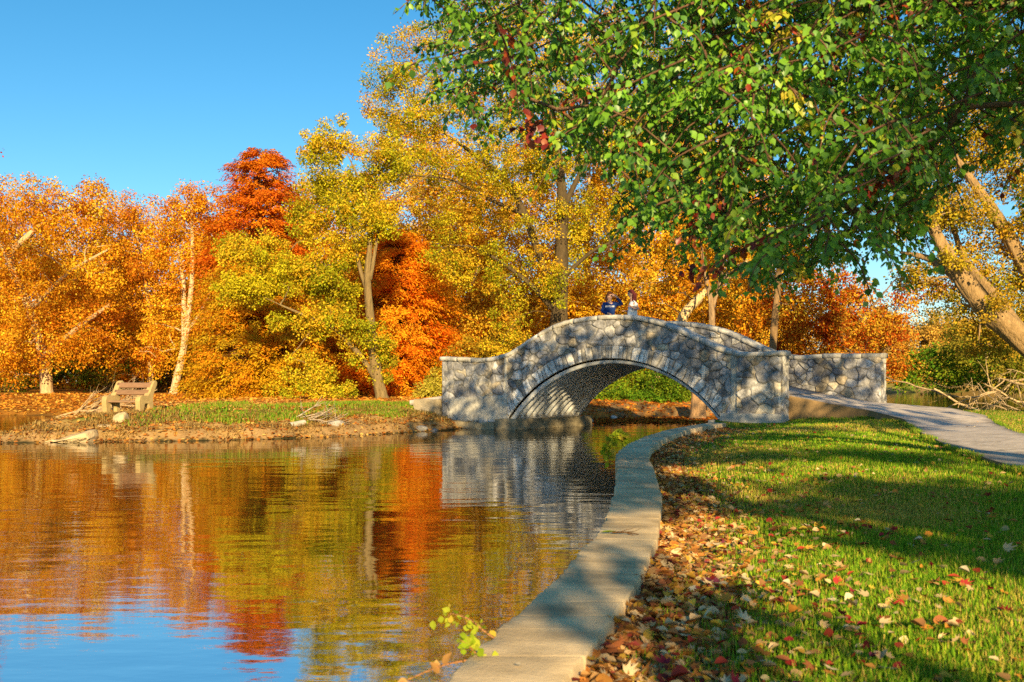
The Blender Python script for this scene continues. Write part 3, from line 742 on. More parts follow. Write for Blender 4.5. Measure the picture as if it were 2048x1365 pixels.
tree('red_maple', 'red leaved tree of which only branch tips enter at the left edge', 'tree', (-150, 795), 46, [[(-150, 795, 0, .3), (-150, 600, 0, .22), (-120, 400, 0, .1)], [(-150, 560, 0, .12), (-80, 400, 0, .06)]],
     [(-42, 325, 50, 42), (-120, 300, 60, 60)], .5, .4, 36, .14, [(.46, .05, .02), (.5, .12, .015), (.36, .04, .02)], 14, (.2, .12, .07), ntar=40)
# --- bald cypresses: drooping layered sprays on a straight stem
def cypress(name, label, base_px, D, top_px, prof, pal, seed, leaf=.17, nspray=330, per=110, depthr=1.0):
    r = np.random.default_rng(seed); b = at(base_px[0], base_px[1], D); b[2] = float(zground(b[None, :2])[0])
    root = empty(name, tuple(b), label, 'tree'); tp = at(*top_px, D); H = tp[2]-b[2]
    tm = MB(); tm.tube([(0, 0, -.2), (0, 0, .4), (0, 0, H*.3), tuple((tp-b)*np.array((.6, .6, .6))), tuple((tp-b)*.97)], [.5, .36, .26, .15, .02], 10, (.22, .10, .045))
    cm = MB(); hs_ = []; ys = [q[0] for q in prof]; xl = [q[1] for q in prof]; xr = [q[2] for q in prof]
    cen = []; rad = []; dirs = []
    for k in range(nspray):
        yy = ys[0]+(ys[-1]-ys[0])*r.random()**.8; l = np.interp(yy, ys, xl); rr = np.interp(yy, ys, xr); c = (l+rr)/2; hw = (rr-l)/2*D/F
        a = r.uniform(0, 2*math.pi); o = np.array((math.cos(a), math.sin(a)*depthr, 0)); cp = at(c, yy, D)-b
        f = r.uniform(.25, 1.0)**.6; p_ = cp+o*hw*f*r.uniform(.8, 1.16)
        cen.append(p_); dirs.append(o); ln = min(1.3, .35+.3*hw)*r.uniform(.7, 1.2); rad.append((ln, .42*r.uniform(.7, 1.2), .24*r.uniform(.7, 1.3)))
        if k % 2 == 0:
            st = np.array((cp[0]*.15+tp[0]*0, 0, max(.3, cp[2]-.05*hw)))
            tr = np.array((0, 0, 1.))*st[2]+(tp-b)*np.array((1, 1, 0))*(st[2]/H)
            mid = (tr+p_)/2+np.array((0, 0, .12*hw)); tm.tube(catmull([tr, mid, p_], 4), np.linspace(.05, .008, 9), 5, (.22, .10, .045), cap=False)
    cen = np.array(cen); dirs = np.array(dirs); rad = np.array(rad); K = len(cen); n = K*per; idx = np.repeat(np.arange(K), per)
    sd = np.stack([-dirs[:, 1], dirs[:, 0], dirs[:, 2]], -1); u = rdir(r, n)*(r.random(n)**.4)[:, None]
    al = u[:, 0]*rad[idx, 0]; pos = cen[idx]+dirs[idx]*al[:, None]+sd[idx]*(u[:, 1]*rad[idx, 1])[:, None]
    pos[:, 2] += u[:, 2]*rad[idx, 2]-.22*(al/rad[idx, 0]+.3)**2*rad[idx, 0]
    tip = dirs[idx]*.6+sd[idx]*r.normal(0, .7, (n, 1))+np.array((0, 0, -.35))+r.normal(size=(n, 3))*.25
    nor = np.array((0, 0, 1.))+dirs[idx]*.4+r.normal(size=(n, 3))*.45
    pal = np.asarray(pal); q = np.clip((vnoise((cen+b)*.5, 66)*1.4-.2)*len(pal)+r.normal(0, .6, K), 0, len(pal)-1).astype(int)
    col = pal[q][idx]*r.uniform(.85, 1.15, (K, 1))[idx]; sw = r.random(n) < .25; col = np.where(sw[:, None], pick(r, pal, n), col)*r.uniform(.8, 1.2, (n, 1))
    place(NEEDLE, pos, tip, nor, leaf*r.uniform(.7, 1.4, n), np.clip(col, 0, .9), cm)
    tm.build('trunk', M_BARK, root, True); cm.build('crown', M_LEAF, root)
cypress('bald_cypress', 'tall rust red bald cypress, its pointed crown highest of the red trees', (520, 795), 57, (522, 300), [(300, 500, 540), (340, 470, 580), (400, 452, 606), (470, 425, 625), (560, 405, 645), (700, 400, 660), (790, 420, 640)], REDO, 21, nspray=950, per=100, leaf=.2)
cypress('bald_cypress', 'low spreading bald cypress in layered yellow and orange sprays', (510, 800), 48, (505, 520), [(530, 450, 560), (580, 420, 610), (640, 400, 640), (700, 385, 655), (750, 378, 660), (792, 400, 640)], OLIV, 22, leaf=.15, nspray=900, per=120)
cypress('bald_cypress', 'vivid orange bald cypress left of the bridge', (790, 805), 50, (800, 455), [(462, 760, 830), (500, 720, 865), (560, 690, 890), (640, 660, 905), (720, 645, 905), (790, 655, 890)], ORNG, 23, leaf=.16, nspray=950, per=120)

# --- leaning yellow green tree on the near bank
YG2 = [(.58, .49, .02), (.44, .42, .018), (.70, .52, .03), (.68, .42, .025), (.32, .34, .016), (.28, .24, .015), (.52, .46, .02)]
tree('leaning_tree', 'leaning yellow green tree forking near its foot on the grassy bank', 'tree', (766, 803), 41,
     [[(766, 803, 0, .30), (752, 740, 0, .26), (742, 650, 0, .22), (735, 560, 0, .17), (740, 480, 0, .11), (735, 400, 0, .07), (700, 320, 0, .03)],
      [(754, 760, 0, .17), (715, 705, -.4, .14), (670, 660, -.8, .11), (630, 640, -1, .08), (560, 610, -1.2, .04)],
      [(740, 600, 0, .13), (718, 530, .3, .10), (705, 450, .5, .07), (690, 380, .6, .03)],
      [(740, 560, 0, .11), (756, 470, .3, .08), (775, 410, .5, .06), (830, 370, .8, .05), (865, 345, 1.0, .02)]],
     [(500, 497, 70, 34, -1, .9), (560, 560, 90, 45, -.6, 1.2), (480, 570, 45, 30, -1.2, .7), (640, 560, 70, 40, 0, 1), (620, 640, 110, 26, -1, .8), (650, 320, 50, 65, 0, 1.1), (700, 420, 80, 75, 0, 1.4), (640, 430, 55, 60, .4, 1), (770, 320, 45, 50, .2, 1.0), (730, 690, 45, 40, -.4, .7), (640, 770, 75, 30, -1, .6), (620, 740, 50, 30, -1, .6), (760, 720, 35, 45, .4, .6), (680, 580, 45, 45, .5, .7), (670, 260, 25, 35, 0, .5), (700, 520, 40, 40, .8, .6), (765, 440, 30, 35, -.3, .5)],
     .40, .62, 48, .12, YG2, 31, (.20, .14, .06), ntar=90, rtip=.012, fill=.4)
# --- big yellow green tree behind the bridge
tree('tall_locust_tree', 'huge yellow green tree with dark double trunk rising behind the bridge', 'tree', (1118, 740), 46,
     [[(1115, 760, 0, .55), (1118, 640, 0, .48), (1122, 540, 0, .40), (1125, 430, 0, .32), (1120, 330, 0, .22), (1105, 220, 0, .12), (1090, 120, 0, .05)],
      [(1110, 600, 0, .22), (1075, 500, 0, .2), (1045, 420, 0, .19), (1000, 350, 0, .16), (950, 310, 0, .11), (880, 260, 0, .06), (820, 200, 0, .03)],
      [(1050, 430, 0, .15), (980, 400, -.5, .1), (900, 360, -.8, .06), (800, 350, -1, .03)],
      [(1108, 620, 0, .2), (1050, 560, -.6, .12), (960, 500, -1, .06), (900, 490, -1, .03)],
      [(1125, 420, 0, .18), (1165, 340, 0, .12), (1230, 250, .5, .06)], [(1122, 560, 0, .15), (1190, 500, -.5, .09), (1270, 470, -.8, .04)]],
     [(800, 110, 48, 45), (860, 90, 60, 50), (840, 210, 90, 70), (780, 190, 55, 60, .5), (770, 260, 40, 45, 0), (870, 300, 95, 60), (950, 200, 100, 110), (1050, 120, 110, 100, .5), (1000, 320, 110, 70, -.5), (1120, 260, 120, 110, .5), (1230, 200, 110, 120, 1), (1300, 330, 90, 100, 1), (1060, 330, 100, 50, .8), (940, 420, 90, 45, .8), (1200, 430, 80, 55, .6), (980, 520, 80, 40, -.8, .9), (1150, 500, 45, 40, .8, .9), (1105, 340, 60, 40, -.9, .7), (1135, 440, 42, 36, -.9, .6), (1060, 470, 45, 32, -.9, .7), (1085, 560, 40, 35, -.9, .6), (1000, 380, 50, 35, -.7, .7), (1030, 600, 70, 45, -1, .9), (1130, 590, 35, 45, -1.4, .5), (900, 520, 60, 45, -.5, 1), (1000, 680, 50, 35, 0, .8), (980, 40, 120, 50, .5), (1150, 60, 120, 60, .8), (1340, 150, 90, 110, 1.5)],
     .46, .34, 44, .12, YG2+[(.60, .36, .03), (.54, .30, .02)], 41, (.085, .06, .03), ntar=150, rtip=.016, fill=.35)
# --- golden sycamores behind it
for k, (x, D, ty, wh, pl) in enumerate([(215, 76, 385, 'rusty sycamore rising between the left sycamores', RUST+GOLD[:3]), (445, 74, 400, 'rusty sycamore just left of the tall red cypress', RUST+GOLD[:2]), (615, 72, 380, 'golden sycamore just right of the tall red cypress', GOLD), (700, 74, 300, 'golden tree filling in behind the leaning tree', GOLD+YG2[:2]), (845, 74, 215, 'golden tree behind the vivid orange cypress', GOLD+YG2[:2]), (30, 78, 370, 'rusty sycamore behind the broad golden sycamore', RUST+GOLD[:3])]):
    tree('tall_sycamore', wh, 'tree', (x, 775), D, [[(x, 775, 0, .35), (x+8, 650, 0, .25), (x-6, 520, 0, .2), (x, ty+40, 0, .05)]],
         [(x, ty+55, 60, 60), (x-45, ty+130, 70, 80, -1), (x+45, ty+140, 70, 80, .5), (x-50, ty+240, 75, 80, 1), (x+50, ty+250, 75, 85, -1.5), (x, ty+320, 90, 70, -1), (x-40, 690, 70, 60, -1), (x+40, 690, 70, 60, -1.5)],
         .75, .5, 38, .19, pl, 150+k, (.5, .36, .2), ntar=50, rtip=.02)
hz = [(905, 62, 320, 'behind the orange cypress'), (1010, 70, 300, 'behind the dark double trunk'), (1180, 58, 260, 'rising behind the two women'), (1310, 66, 180, 'behind the bridge crown'), (1440, 72, 240, 'behind the far parapet')]
for k, (x, D, ty, wh) in enumerate(hz):
    tree('golden_sycamore', 'dense golden orange sycamore '+wh, 'tree', (x, 770), D,
         [[(x, 775, 0, .35), (x+8, 650, 0, .28), (x-6, 520, 0, .2), (x, ty+60, 0, .06)], [(x+5, 660, 0, .16), (x+50, 540, -1, .08)], [(x, 640, 0, .16), (x-55, 560, 1, .07)]],
         [(x, ty+70, 85, 75), (x-50, ty+170, 80, 90, -1), (x+50, ty+180, 80, 90, .5), (x-60, ty+290, 75, 80, 1), (x+55, ty+300, 80, 90, -1.5), (x, ty+380, 100, 70, -1), (x-70, 680, 80, 60, -1), (x+60, 700, 85, 55, -1.5), (x, 610, 95, 80, -2)],
         .75, .5, 44, .19, GOLD+[(.72, .44, .04)], 50+k, (.55, .40, .22), ntar=60, rtip=.02)
tree('golden_sycamore', 'pale leaning sycamore trunk behind the right half of the bridge', 'tree', (1335, 700), 44,
     [[(1335, 740, 0, .30), (1360, 650, 0, .27), (1395, 600, 0, .22), (1440, 560, 0, .15), (1500, 520, .5, .07)]],
     [(1440, 590, 60, 40, .5), (1500, 520, 90, 50, 1), (1380, 520, 80, 60, 1.5), (1300, 600, 50, 60, 1.5), (1330, 670, 40, 40, 1), (1420, 650, 40, 30, 1.5)],
     .55, .5, 34, .16, GOLD, 57, (.62, .46, .24), ntar=40)
tree('young_maple', 'slender grey trunk with a high fork behind the far parapet', 'tree', (1422, 700), 40,
     [[(1420, 740, 0, .17), (1424, 640, 0, .15), (1420, 590, 0, .12), (1408, 540, 0, .08), (1400, 450, 0, .04)], [(1424, 620, 0, .11), (1440, 560, 0, .07), (1455, 460, 0, .03)]],
     [(1410, 450, 70, 50), (1470, 430, 60, 60, .5), (1380, 540, 50, 35, .5), (1480, 560, 50, 35, .8), (1450, 340, 80, 60)],
     .5, .45, 34, .15, GOLD, 58, (.30, .20, .11), ntar=40)
tree('young_maple', 'straight slim brown trunk between the far parapet and the red maple', 'tree', (1545, 730), 38,
     [[(1540, 760, 0, .19), (1546, 690, 0, .17), (1555, 590, 0, .15), (1560, 520, 0, .12), (1575, 420, 0, .06)]],
     [(1570, 420, 90, 60), (1620, 500, 70, 50, .5), (1530, 520, 55, 40, .5), (1500, 640, 45, 25, .8, .6), (1620, 610, 40, 25, -.4, .5)],
     .5, .4, 32, .15, GOLD+RUST[:2], 59, (.24, .15, .07), ntar=40)
tree('red_maple', 'drooping red and orange maple beside the end of the far parapet', 'tree', (1700, 790), 46,
     [[(1700, 785, 0, .22), (1690, 690, 0, .18), (1660, 600, 0, .12), (1640, 540, 0, .06)], [(1690, 690, 0, .1), (1640, 640, -1, .07), (1590, 600, -1.5, .04)], [(1690, 680, 0, .1), (1740, 620, 0, .06), (1790, 560, .4, .03)]],
     [(1640, 575, 70, 45), (1700, 600, 70, 45), (1660, 650, 80, 55, -1), (1740, 670, 60, 55), (1700, 720, 60, 50, -.5), (1600, 670, 60, 50, .5), (1760, 730, 45, 45, .5), (1620, 740, 80, 40, .5), (1820, 590, 40, 30, .4), (1870, 570, 35, 30, .4), (1790, 640, 30, 30), (1540, 640, 60, 60, 2), (1690, 660, 90, 70, 1.5), (1780, 690, 50, 50, 1.2), (1600, 590, 70, 45, 1)],
     .45, .42, 30, .15, [(.46, .10, .012), (.60, .30, .03), (.40, .07, .01), (.62, .36, .03), (.55, .16, .015)], 61, (.20, .12, .06), ntar=60)
# --- right edge: big leaning trunk
tree('leaning_willow', 'great leaning brown trunk with thin yellow foliage at the right edge', 'tree', (2175, 790), 27,
     [[(2175, 800, 0, .52), (2110, 735, 0, .46), (2030, 665, 0, .39), (1960, 605, 0, .31), (1905, 530, 0, .25), (1870, 465, 0, .19), (1840, 400, 0, .2), (1800, 300, 0, .12), (1770, 200, 0, .06)],
      [(1920, 560, 0, .18), (1880, 530, .3, .15), (1850, 515, .6, .1), (1800, 505, 1, .05)],
      [(2150, 770, .5, .45), (2090, 610, 1.0, .32), (2030, 500, 1.2, .24), (1985, 420, 1.2, .19), (1950, 370, 1.2, .14), (1900, 300, 1.2, .08)],
      [(2060, 690, .6, .25), (1995, 600, 1, .2), (1930, 520, 1.6, .12), (1900, 430, 2, .06)]],
     [(1960, 450, 70, 60, 1.8, 1), (2030, 560, 50, 60, 1.5, .8), (2020, 330, 90, 90, 2, 1.2), (1930, 250, 90, 80, 2, 1.2), (2020, 150, 90, 90, 2, 1.2), (1890, 420, 40, 50, 1.8, .6), (1960, 640, 50, 35, 2.4, .6), (1990, 690, 60, 30, 2, .6), (1900, 330, 70, 70, 2.2, .9), (2040, 470, 60, 60, 2.2, .8), (1850, 300, 60, 60, 2.2, .8), (1880, 600, 30, 30, 2.4, .5), (2040, 250, 70, 90, 2.4, 1), (1905, 505, 40, 28, -.6, .5), (1990, 610, 36, 22, -.7, .4), (1850, 420, 40, 40, -.4, .5), (1960, 420, 40, 40, .4, .5), (1830, 560, 45, 40, 2.6, .6), (1900, 510, 50, 60, 2.6, .7), (1850, 440, 40, 50, 2.4, .6), (1950, 600, 60, 40, 3, .6), (2020, 620, 50, 40, 3, .6), (1780, 430, 40, 50, 2.4, .6), (1960, 560, 40, 40, 2.2, .6), (2100, 420, 90, 120, 1), (1850, 180, 70, 60, 1, .8), (1995, 520, 25, 25, -.6, .3)],
     .38, .50, 44, .10, [(.60, .44, .03), (.40, .33, .03), (.44, .28, .03), (.30, .27, .02), (.62, .36, .03)], 71, (.31, .20, .09), ntar=120, rtip=.011, sag=.04)

# ------------------------------------------------------------------ shrubs, hedges, far woods
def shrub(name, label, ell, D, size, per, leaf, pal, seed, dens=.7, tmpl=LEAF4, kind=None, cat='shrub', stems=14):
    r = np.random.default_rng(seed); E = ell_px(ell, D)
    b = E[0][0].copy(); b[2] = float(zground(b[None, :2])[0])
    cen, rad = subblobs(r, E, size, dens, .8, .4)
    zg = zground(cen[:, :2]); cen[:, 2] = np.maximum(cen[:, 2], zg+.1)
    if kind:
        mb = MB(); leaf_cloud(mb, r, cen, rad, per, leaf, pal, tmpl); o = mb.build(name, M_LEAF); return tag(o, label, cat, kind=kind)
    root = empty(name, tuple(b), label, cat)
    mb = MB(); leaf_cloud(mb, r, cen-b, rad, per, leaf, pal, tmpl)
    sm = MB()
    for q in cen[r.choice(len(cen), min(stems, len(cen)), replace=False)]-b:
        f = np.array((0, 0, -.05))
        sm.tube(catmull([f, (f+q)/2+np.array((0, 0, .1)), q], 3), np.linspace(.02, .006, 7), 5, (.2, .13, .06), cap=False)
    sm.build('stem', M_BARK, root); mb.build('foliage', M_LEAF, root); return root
GRN = [(.10, .22, .015), (.14, .28, .02), (.07, .16, .012), (.24, .32, .02)]
shrub('green_shrub', 'bright green shrub seen through the left of the arch', [(1215, 790, 45, 28), (1185, 808, 40, 20)], 42, .3, 40, .09, GRN, 81)
shrub('green_shrub', 'bright green shrub filling the middle of the arch opening', [(1275, 770, 45, 40, 1), (1290, 806, 60, 24, -1)], 43, .32, 42, .09, GRN, 82)
shrub('green_shrub', 'dark green shrub at the right side of the arch opening', [(1355, 780, 45, 40, -.4), (1370, 812, 40, 18, -.8), (1335, 770, 40, 48, -1)], 43, .32, 42, .09, [(.07, .15, .012), (.10, .2, .015), (.2, .26, .02)], 83)
shrub('yellow_shrub', 'yellow green shrub against the left end of the bridge', [(845, 778, 26, 18), (868, 765, 18, 22, .5)], 44, .28, 40, .09, [(.46, .40, .03), (.34, .32, .02), (.5, .42, .06)], 84)
shrub('olive_shrub', 'dim olive thicket under the big tree, behind the left wing wall', [(960, 720, 60, 45, 2), (1010, 700, 50, 40, 3), (900, 760, 40, 30, 2)], 46, .4, 40, .12, [(.22, .2, .02), (.4, .26, .02), (.5, .32, .03)], 85)
shrub('green_shrub', 'bright green bushes on the far shore at the right', [(1850, 740, 45, 40), (1900, 735, 50, 45, 5), (1960, 745, 60, 35, -3), (1820, 760, 30, 18)], 112, 1.1, 46, .3, GRN+[(.3, .34, .03)], 86)
shrub('green_shrub', 'olive brown bushes at the right edge of the far shore', [(2030, 735, 60, 45), (2100, 720, 60, 60), (1960, 690, 70, 40, 8), (2040, 660, 60, 50, 8)], 100, 1.0, 46, .28, [(.3, .24, .03), (.2, .2, .02), (.42, .32, .04), (.14, .2, .015)], 87)
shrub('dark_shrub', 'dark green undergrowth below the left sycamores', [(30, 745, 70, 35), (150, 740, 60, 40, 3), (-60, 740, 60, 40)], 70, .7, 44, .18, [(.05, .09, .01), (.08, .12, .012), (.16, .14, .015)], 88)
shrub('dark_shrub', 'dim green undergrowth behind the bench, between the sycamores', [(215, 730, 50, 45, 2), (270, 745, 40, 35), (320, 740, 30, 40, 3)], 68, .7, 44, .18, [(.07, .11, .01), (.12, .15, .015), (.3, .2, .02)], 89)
# far wood behind everything: one mass
def far_wood(name, xs, D0, D1, hpx, pal, seed, n, label):
    r = np.random.default_rng(seed); E = []; tm = MB()
    for k in range(n):
        D = r.uniform(D0, D1); x = r.uniform(*xs); h = (r.uniform(*hpx)) 
        top = YH-h*100/D*1.0; rx = r.uniform(45, 80)*100/D*1.4
        for q in range(4):
            f = (q+.6)/4.2; E += ell_px([(x+r.uniform(-.4, .4)*rx, YH-(h*100/D)*f, rx*(1.05-.35*f), h*14/D+18)], D)
        b = at(x, 765, D); b[2] = .3; t_ = at(x+r.uniform(-15, 15), YH-h*100/D*.8, D)
        tm.tube([b, (b+t_)/2, t_], [.3, .2, .05], 6, (.2, .14, .08))
    cen, rad = subblobs(r, E, 1.25, .42, .8, .3)
    mb = MB(); leaf_cloud(mb, r, cen, rad, 34, .36, pal, cvox=.12)
    mb.v += tm.v and []  # trunks are a child part
    o = mb.build(name, M_LEAF); tag(o, label, 'wood', kind='stuff'); tm.build('trunks', M_BARK, o); return o
far_wood('far_woods', (-250, 1000), 86, 118, (170, 300), RUST+GOLD+[(.2, .18, .02)], 91, 44, 'rust and gold woods standing behind the left trees')
far_wood('far_woods', (1000, 1560), 92, 120, (120, 190), GOLD, 92, 22, 'golden woods behind the bridge')
far_wood('far_woods', (1480, 2300), 165, 200, (150, 260), [(.66, .40, .07), (.6, .36, .07), (.5, .32, .06), (.42, .31, .05)], 93, 44, 'tan woods across the pond at the right')

# ------------------------------------------------------------------ green pear tree overhead, trunk to the right of the camera
ox = [780, 830, 840, 870, 900, 950, 1000, 1060, 1110, 1150, 1175, 1200, 1240, 1250, 1300, 1330, 1380, 1410, 1440, 1480, 1530, 1560, 1620, 1700, 1760, 1840, 1865, 1900, 1960, 2048, 2300, 2700]
oy = [-60, -10, 40, 130, 220, 265, 235, 270, 300, 330, 345, 320, 420, 490, 500, 450, 450, 540, 575, 540, 585, 590, 560, 545, 520, 500, 440, 330, 330, 350, 420, 500]
pb = np.array((6.6, 6.2, .5)); pear = empty('pear_tree', tuple(pb), 'leafy green pear tree whose drooping branches fill the upper right', 'tree')
r = np.random.default_rng(101)
tw = []; want = 3600
while len(tw) < want:
    x = r.uniform(800, 2500); y = r.uniform(-420, 600); D = 5.2+5.6*r.random()**.8
    ym = np.interp(x, ox, oy)
    if y > ym-30: continue
    # thinner towards the left edge and in the gaps at the right
    dn = .55+.45*sstep(1100, 1500, x)-.55*sstep(1800, 1900, x)*sstep(1, 0, abs(y-230)/230)
    q = vnoise(np.array([[x/70., y/60., D*.8]]), 5)[0]
    if r.random() > dn*(.35+1.3*q): continue
    tw.append(at(x, y, D))
tw = np.array(tw)
tw2 = []       # the part of the crown above and beside the view
while len(tw2) < 560:
    q = np.array((r.uniform(-.8, 12), r.uniform(-1.5, 13.5), r.uniform(3.4, 11)))
    e = ((q-np.array((5.6, 6.3, 6.2)))/np.array((6.0, 7.0, 4.8)))
    if (e**2).sum() > 1: continue
    if not closed(q[None])[0]: continue
    px = 1024+F*q[0]/max(q[1], .3); py = YH-F*(q[2]-CZ)/max(q[1], .3)
    if q[1] > .3 and -50 < px < 2200 and py > -120: continue
    tw2.append(q)
while len(tw2) < 1400:      # unseen crown top, twigs added to shade the bridge
    q = np.array((r.uniform(-.2, 12.5), r.uniform(1.5, 13), r.uniform(5.6, 12.3))); v = q[2]+TE_*q[1]; e = (q-np.array((6.0, 6.8, 6.6)))/np.array((6.6, 6.8, 6.0))
    if (e**2).sum() > 1 or v < 7.9 or not closed(q[None])[0] or YH-F*(q[2]-CZ)/q[1] > -150: continue
    tw2.append(q)
tw2 = np.array(tw2)
pm_ = MB(); lm = MB()
PG = [(.14, .33, .03), (.20, .42, .028), (.10, .26, .035), (.34, .52, .035), (.50, .58, .04)]
def twigs(P, leaves, lsize, tmpl):
    pos = []; tip = []; nor = []; col = []; sz = []
    for p_ in P:
        a = r.uniform(0, 2*math.pi); L = r.uniform(.26, .62)
        h = np.array((math.cos(a)*.7-.25, math.sin(a)*.7, 0)); dz = r.uniform(-.9, -.15)
        pts = np.array([p_-h*L*.5+np.array((0, 0, .20*L)), p_, p_+h*L*.42+np.array((0, 0, dz*L*.35)), p_+h*L*.7+np.array((0, 0, dz*L*.9))])
        C_ = catmull(pts, 4); pm_.tube(C_-pb, np.linspace(.0075, .0025, len(C_)), 4, (.16, .085, .05), cap=False)
        redt = r.random() < .022; tone = r.random()
        for k in range(leaves):
            u = r.uniform(.05, 1.0)*(len(C_)-1); i = int(min(u, len(C_)-2)); c = C_[i]*(1-u+i)+C_[i+1]*(u-i)
            o = rdir(r, 1)[0]; o[2] *= .5
            st = c+o*.035; pos.append(st); tip.append(o*.75+np.array((0, 0, -.75))+h*.25)
            nor.append(o*.3+np.array((0, -.35, .75))+r.normal(size=3)*.45); sz.append(lsize*r.uniform(.5, 1.4))
            cc = np.array(PG[min(4, int(abs(r.normal(0, 1.1))+tone*2.2))])
            if tone > .95: cc = np.array([(.52, .50, .04), (.62, .50, .05), (.44, .48, .04)][r.integers(3)])
            if redt: cc = np.array([(.32, .035, .02), (.42, .09, .015), (.24, .03, .02)][r.integers(3)])
            elif r.random() < .012: cc = np.array([(.5, .12, .015), (.55, .35, .03), (.34, .04, .02)][r.integers(3)])
            col.append(cc*r.uniform(.75, 1.25))
    place(tmpl, np.array(pos)-pb, np.array(tip), np.array(nor), np.array(sz), np.array(col), lm)
twigs(tw, 37, .043, PEARL)
twigs(tw2, 20, .14, LEAF4)
# red sprigs the photo shows
for (x, y, D) in ((1085, 262, 7), (1060, 250, 7.1), (1460, 110, 6.5), (1455, 335, 8), (1380, 545, 9), (1790, 100, 8), (1640, 160, 7.5), (1815, 370, 8.2)):
    n = 14; c = at(x, y, D); ps = c+r.normal(size=(n, 3))*np.array((.07, .07, .045))
    place(PEARL, ps-pb, r.normal(size=(n, 3))*.5+np.array((0, 0, -.8)), r.normal(size=(n, 3))*.4+np.array((0, -.7, .4)), .07*r.uniform(.7, 1.2, n), pick(r, [(.34, .03, .02), (.45, .10, .015), (.22, .02, .02)], n)*r.uniform(.8, 1.2, (n, 1)), lm)
allt = np.concatenate([tw[::14], tw2[::15]])
grow(pm_, r, [([(0, 0, -.2), (0, .05, .6), (-.1, .1, 1.8), (-.3, .2, 3.2), (-.6, .3, 5.0), (-.7, .2, 7.5)], [.34, .24, .2, .18, .13, .05]),
              ([(-.1, .1, 1.9), (-1.0, .8, 3.1), (-2.4, 1.8, 3.9), (-3.8, 2.2, 4.0), (-5.0, 2.4, 3.6)], [.13, .11, .08, .05, .025]),
              ([(-.2, .2, 2.3), (-.6, 1.6, 3.4), (-1.2, 3.2, 3.9), (-2.0, 4.6, 3.7)], [.11, .09, .06, .03]),
              ([(-.3, .2, 3.2), (-1.4, -.6, 4.6), (-2.8, -.8, 5.6), (-4.2, -.6, 6.0)], [.1, .08, .06, .03]),
              ([(0, .1, 2.2), (1.2, .6, 3.6), (2.8, 1.4, 4.8)], [.1, .08, .04])], allt-pb, .006, (.17, .10, .055), 6, .04, .06, .09)
pm_.build('trunk', M_BARK, pear, True); lm.build('crown', M_PEAR, pear)

# ------------------------------------------------------------------ trees behind the photographer, whose shade falls on lawn and bridge
def shade_tree(x, y, ell, seed, label, dens, per=30):
    r = np.random.default_rng(seed); b = np.array((x, y, .48)); root = empty('oak_tree', tuple(b), label, 'tree')
    E = [(np.array(c), R) for c, R in ell]; cen, rad = subblobs(r, E, .6, dens, .6, .6); k = closed(cen); cen = cen[k]; rad = rad[k]
    mb = MB(); leaf_cloud(mb, r, cen-b, rad, per, .24, GOLD+[(.12, .2, .02)]); tm = MB()
    top = np.mean([e[0] for e in E], 0)
    grow(tm, r, [([(0, 0, -.2), (0, 0, 1), tuple((top-b)*.5), tuple((top-b)*.95)], [.5, .36, .28, .1])], cen[r.choice(len(cen), 40, replace=False)]-b, .03, (.16, .1, .05))
    tm.build('trunk', M_BARK, root, True); mb.build('crown', M_LEAF, root)
shade_tree(4.5, -9, [((3.5, -9, 6.5), (4.0, 3.5, 2.6)), ((6.5, -10, 9), (3.2, 3, 2.5)), ((1.8, -8, 5.2), (2.0, 2.5, 1.3))], 111, 'spreading tree behind the viewpoint, on the lawn', .55)
shade_tree(8, -22, [((8, -22, 10), (6, 4, 4)), ((3.5, -20, 12), (3.4, 3, 3)), ((12, -22, 13), (4, 3, 3))], 112, 'tall tree further behind the viewpoint', .3)

# ------------------------------------------------------------------ grass and litter
def visible_pts(r, n, y0, y1, xpad=.4, pw=1.0):
    y = y0+(y1-y0)*r.random(n)**pw; x = r.uniform(-.02, 1, n)*(y*.53+xpad); return np.stack([x, y], -1)
def blades(mb, r, P, z, h, wd, cols, lean=.45):
    n = len(P); a = r.uniform(0, 2*np.pi, n); d = np.stack([np.cos(a), np.sin(a), np.zeros(n)], -1); s = np.stack([-np.sin(a), np.cos(a), np.zeros(n)], -1)
    L = lean*r.uniform(.1, 1.6, n)[:, None]; h = h[:, None]; w_ = np.broadcast_to(np.asarray(wd, float), (n,))[:, None]; b = np.column_stack([P, z]); up = np.array((0, 0, 1.))
    m1 = b+up*h*.6+d*h*L*.35; t_ = b+up*h*(1-.25*L)+d*h*L
    V = np.stack([b-s*w_, b+s*w_, m1+s*w_*.75, m1-s*w_*.75, t_], 1).reshape(-1, 3); i = np.arange(n)[:, None]*5
    mb.add(V, [i+np.array([[0, 1, 2, 3]]), i+np.array([[3, 2, 4]])], np.repeat(cols, 5, 0))
r = np.random.default_rng(121); gb = MB()
def grass_on_lawn(n, y0, y1, h, wd, pw=1.0):
    P = visible_pts(r, n, y0, y1, pw=pw); dw = seg_dist(P, WR, False); dn = np.clip(.08+.9*sstep(.35, 1.5, dw+.8*(fbm(P*1.3, 5)-.5)), 0, 1)
    k = (sdist(P, LAWN) > .2) & ~inside(P, PATH) & (r.random(n) < dn) & (bpt_s(P) > .25); P = P[k]
    q = fbm(P*.35, 21); q2 = r.random(len(P))
    dryf = np.clip((q-.42)*2.6+.35*sstep(14, 22, P[:, 1]), 0.16, .85); isd = q2 < dryf
    c = np.where(isd[:, None], pick(r, [(.56, .44, .08), (.62, .46, .11), (.46, .38, .06)], len(P)), pick(r, [(.17, .36, .02), (.24, .44, .024), (.13, .28, .018), (.38, .50, .03)], len(P)))*r.uniform(.8, 1.2, (len(P), 1))
    blades(gb, r, P, zlawn(P)-.005, h*r.uniform(.5, 1.3, len(P)), wd, c)
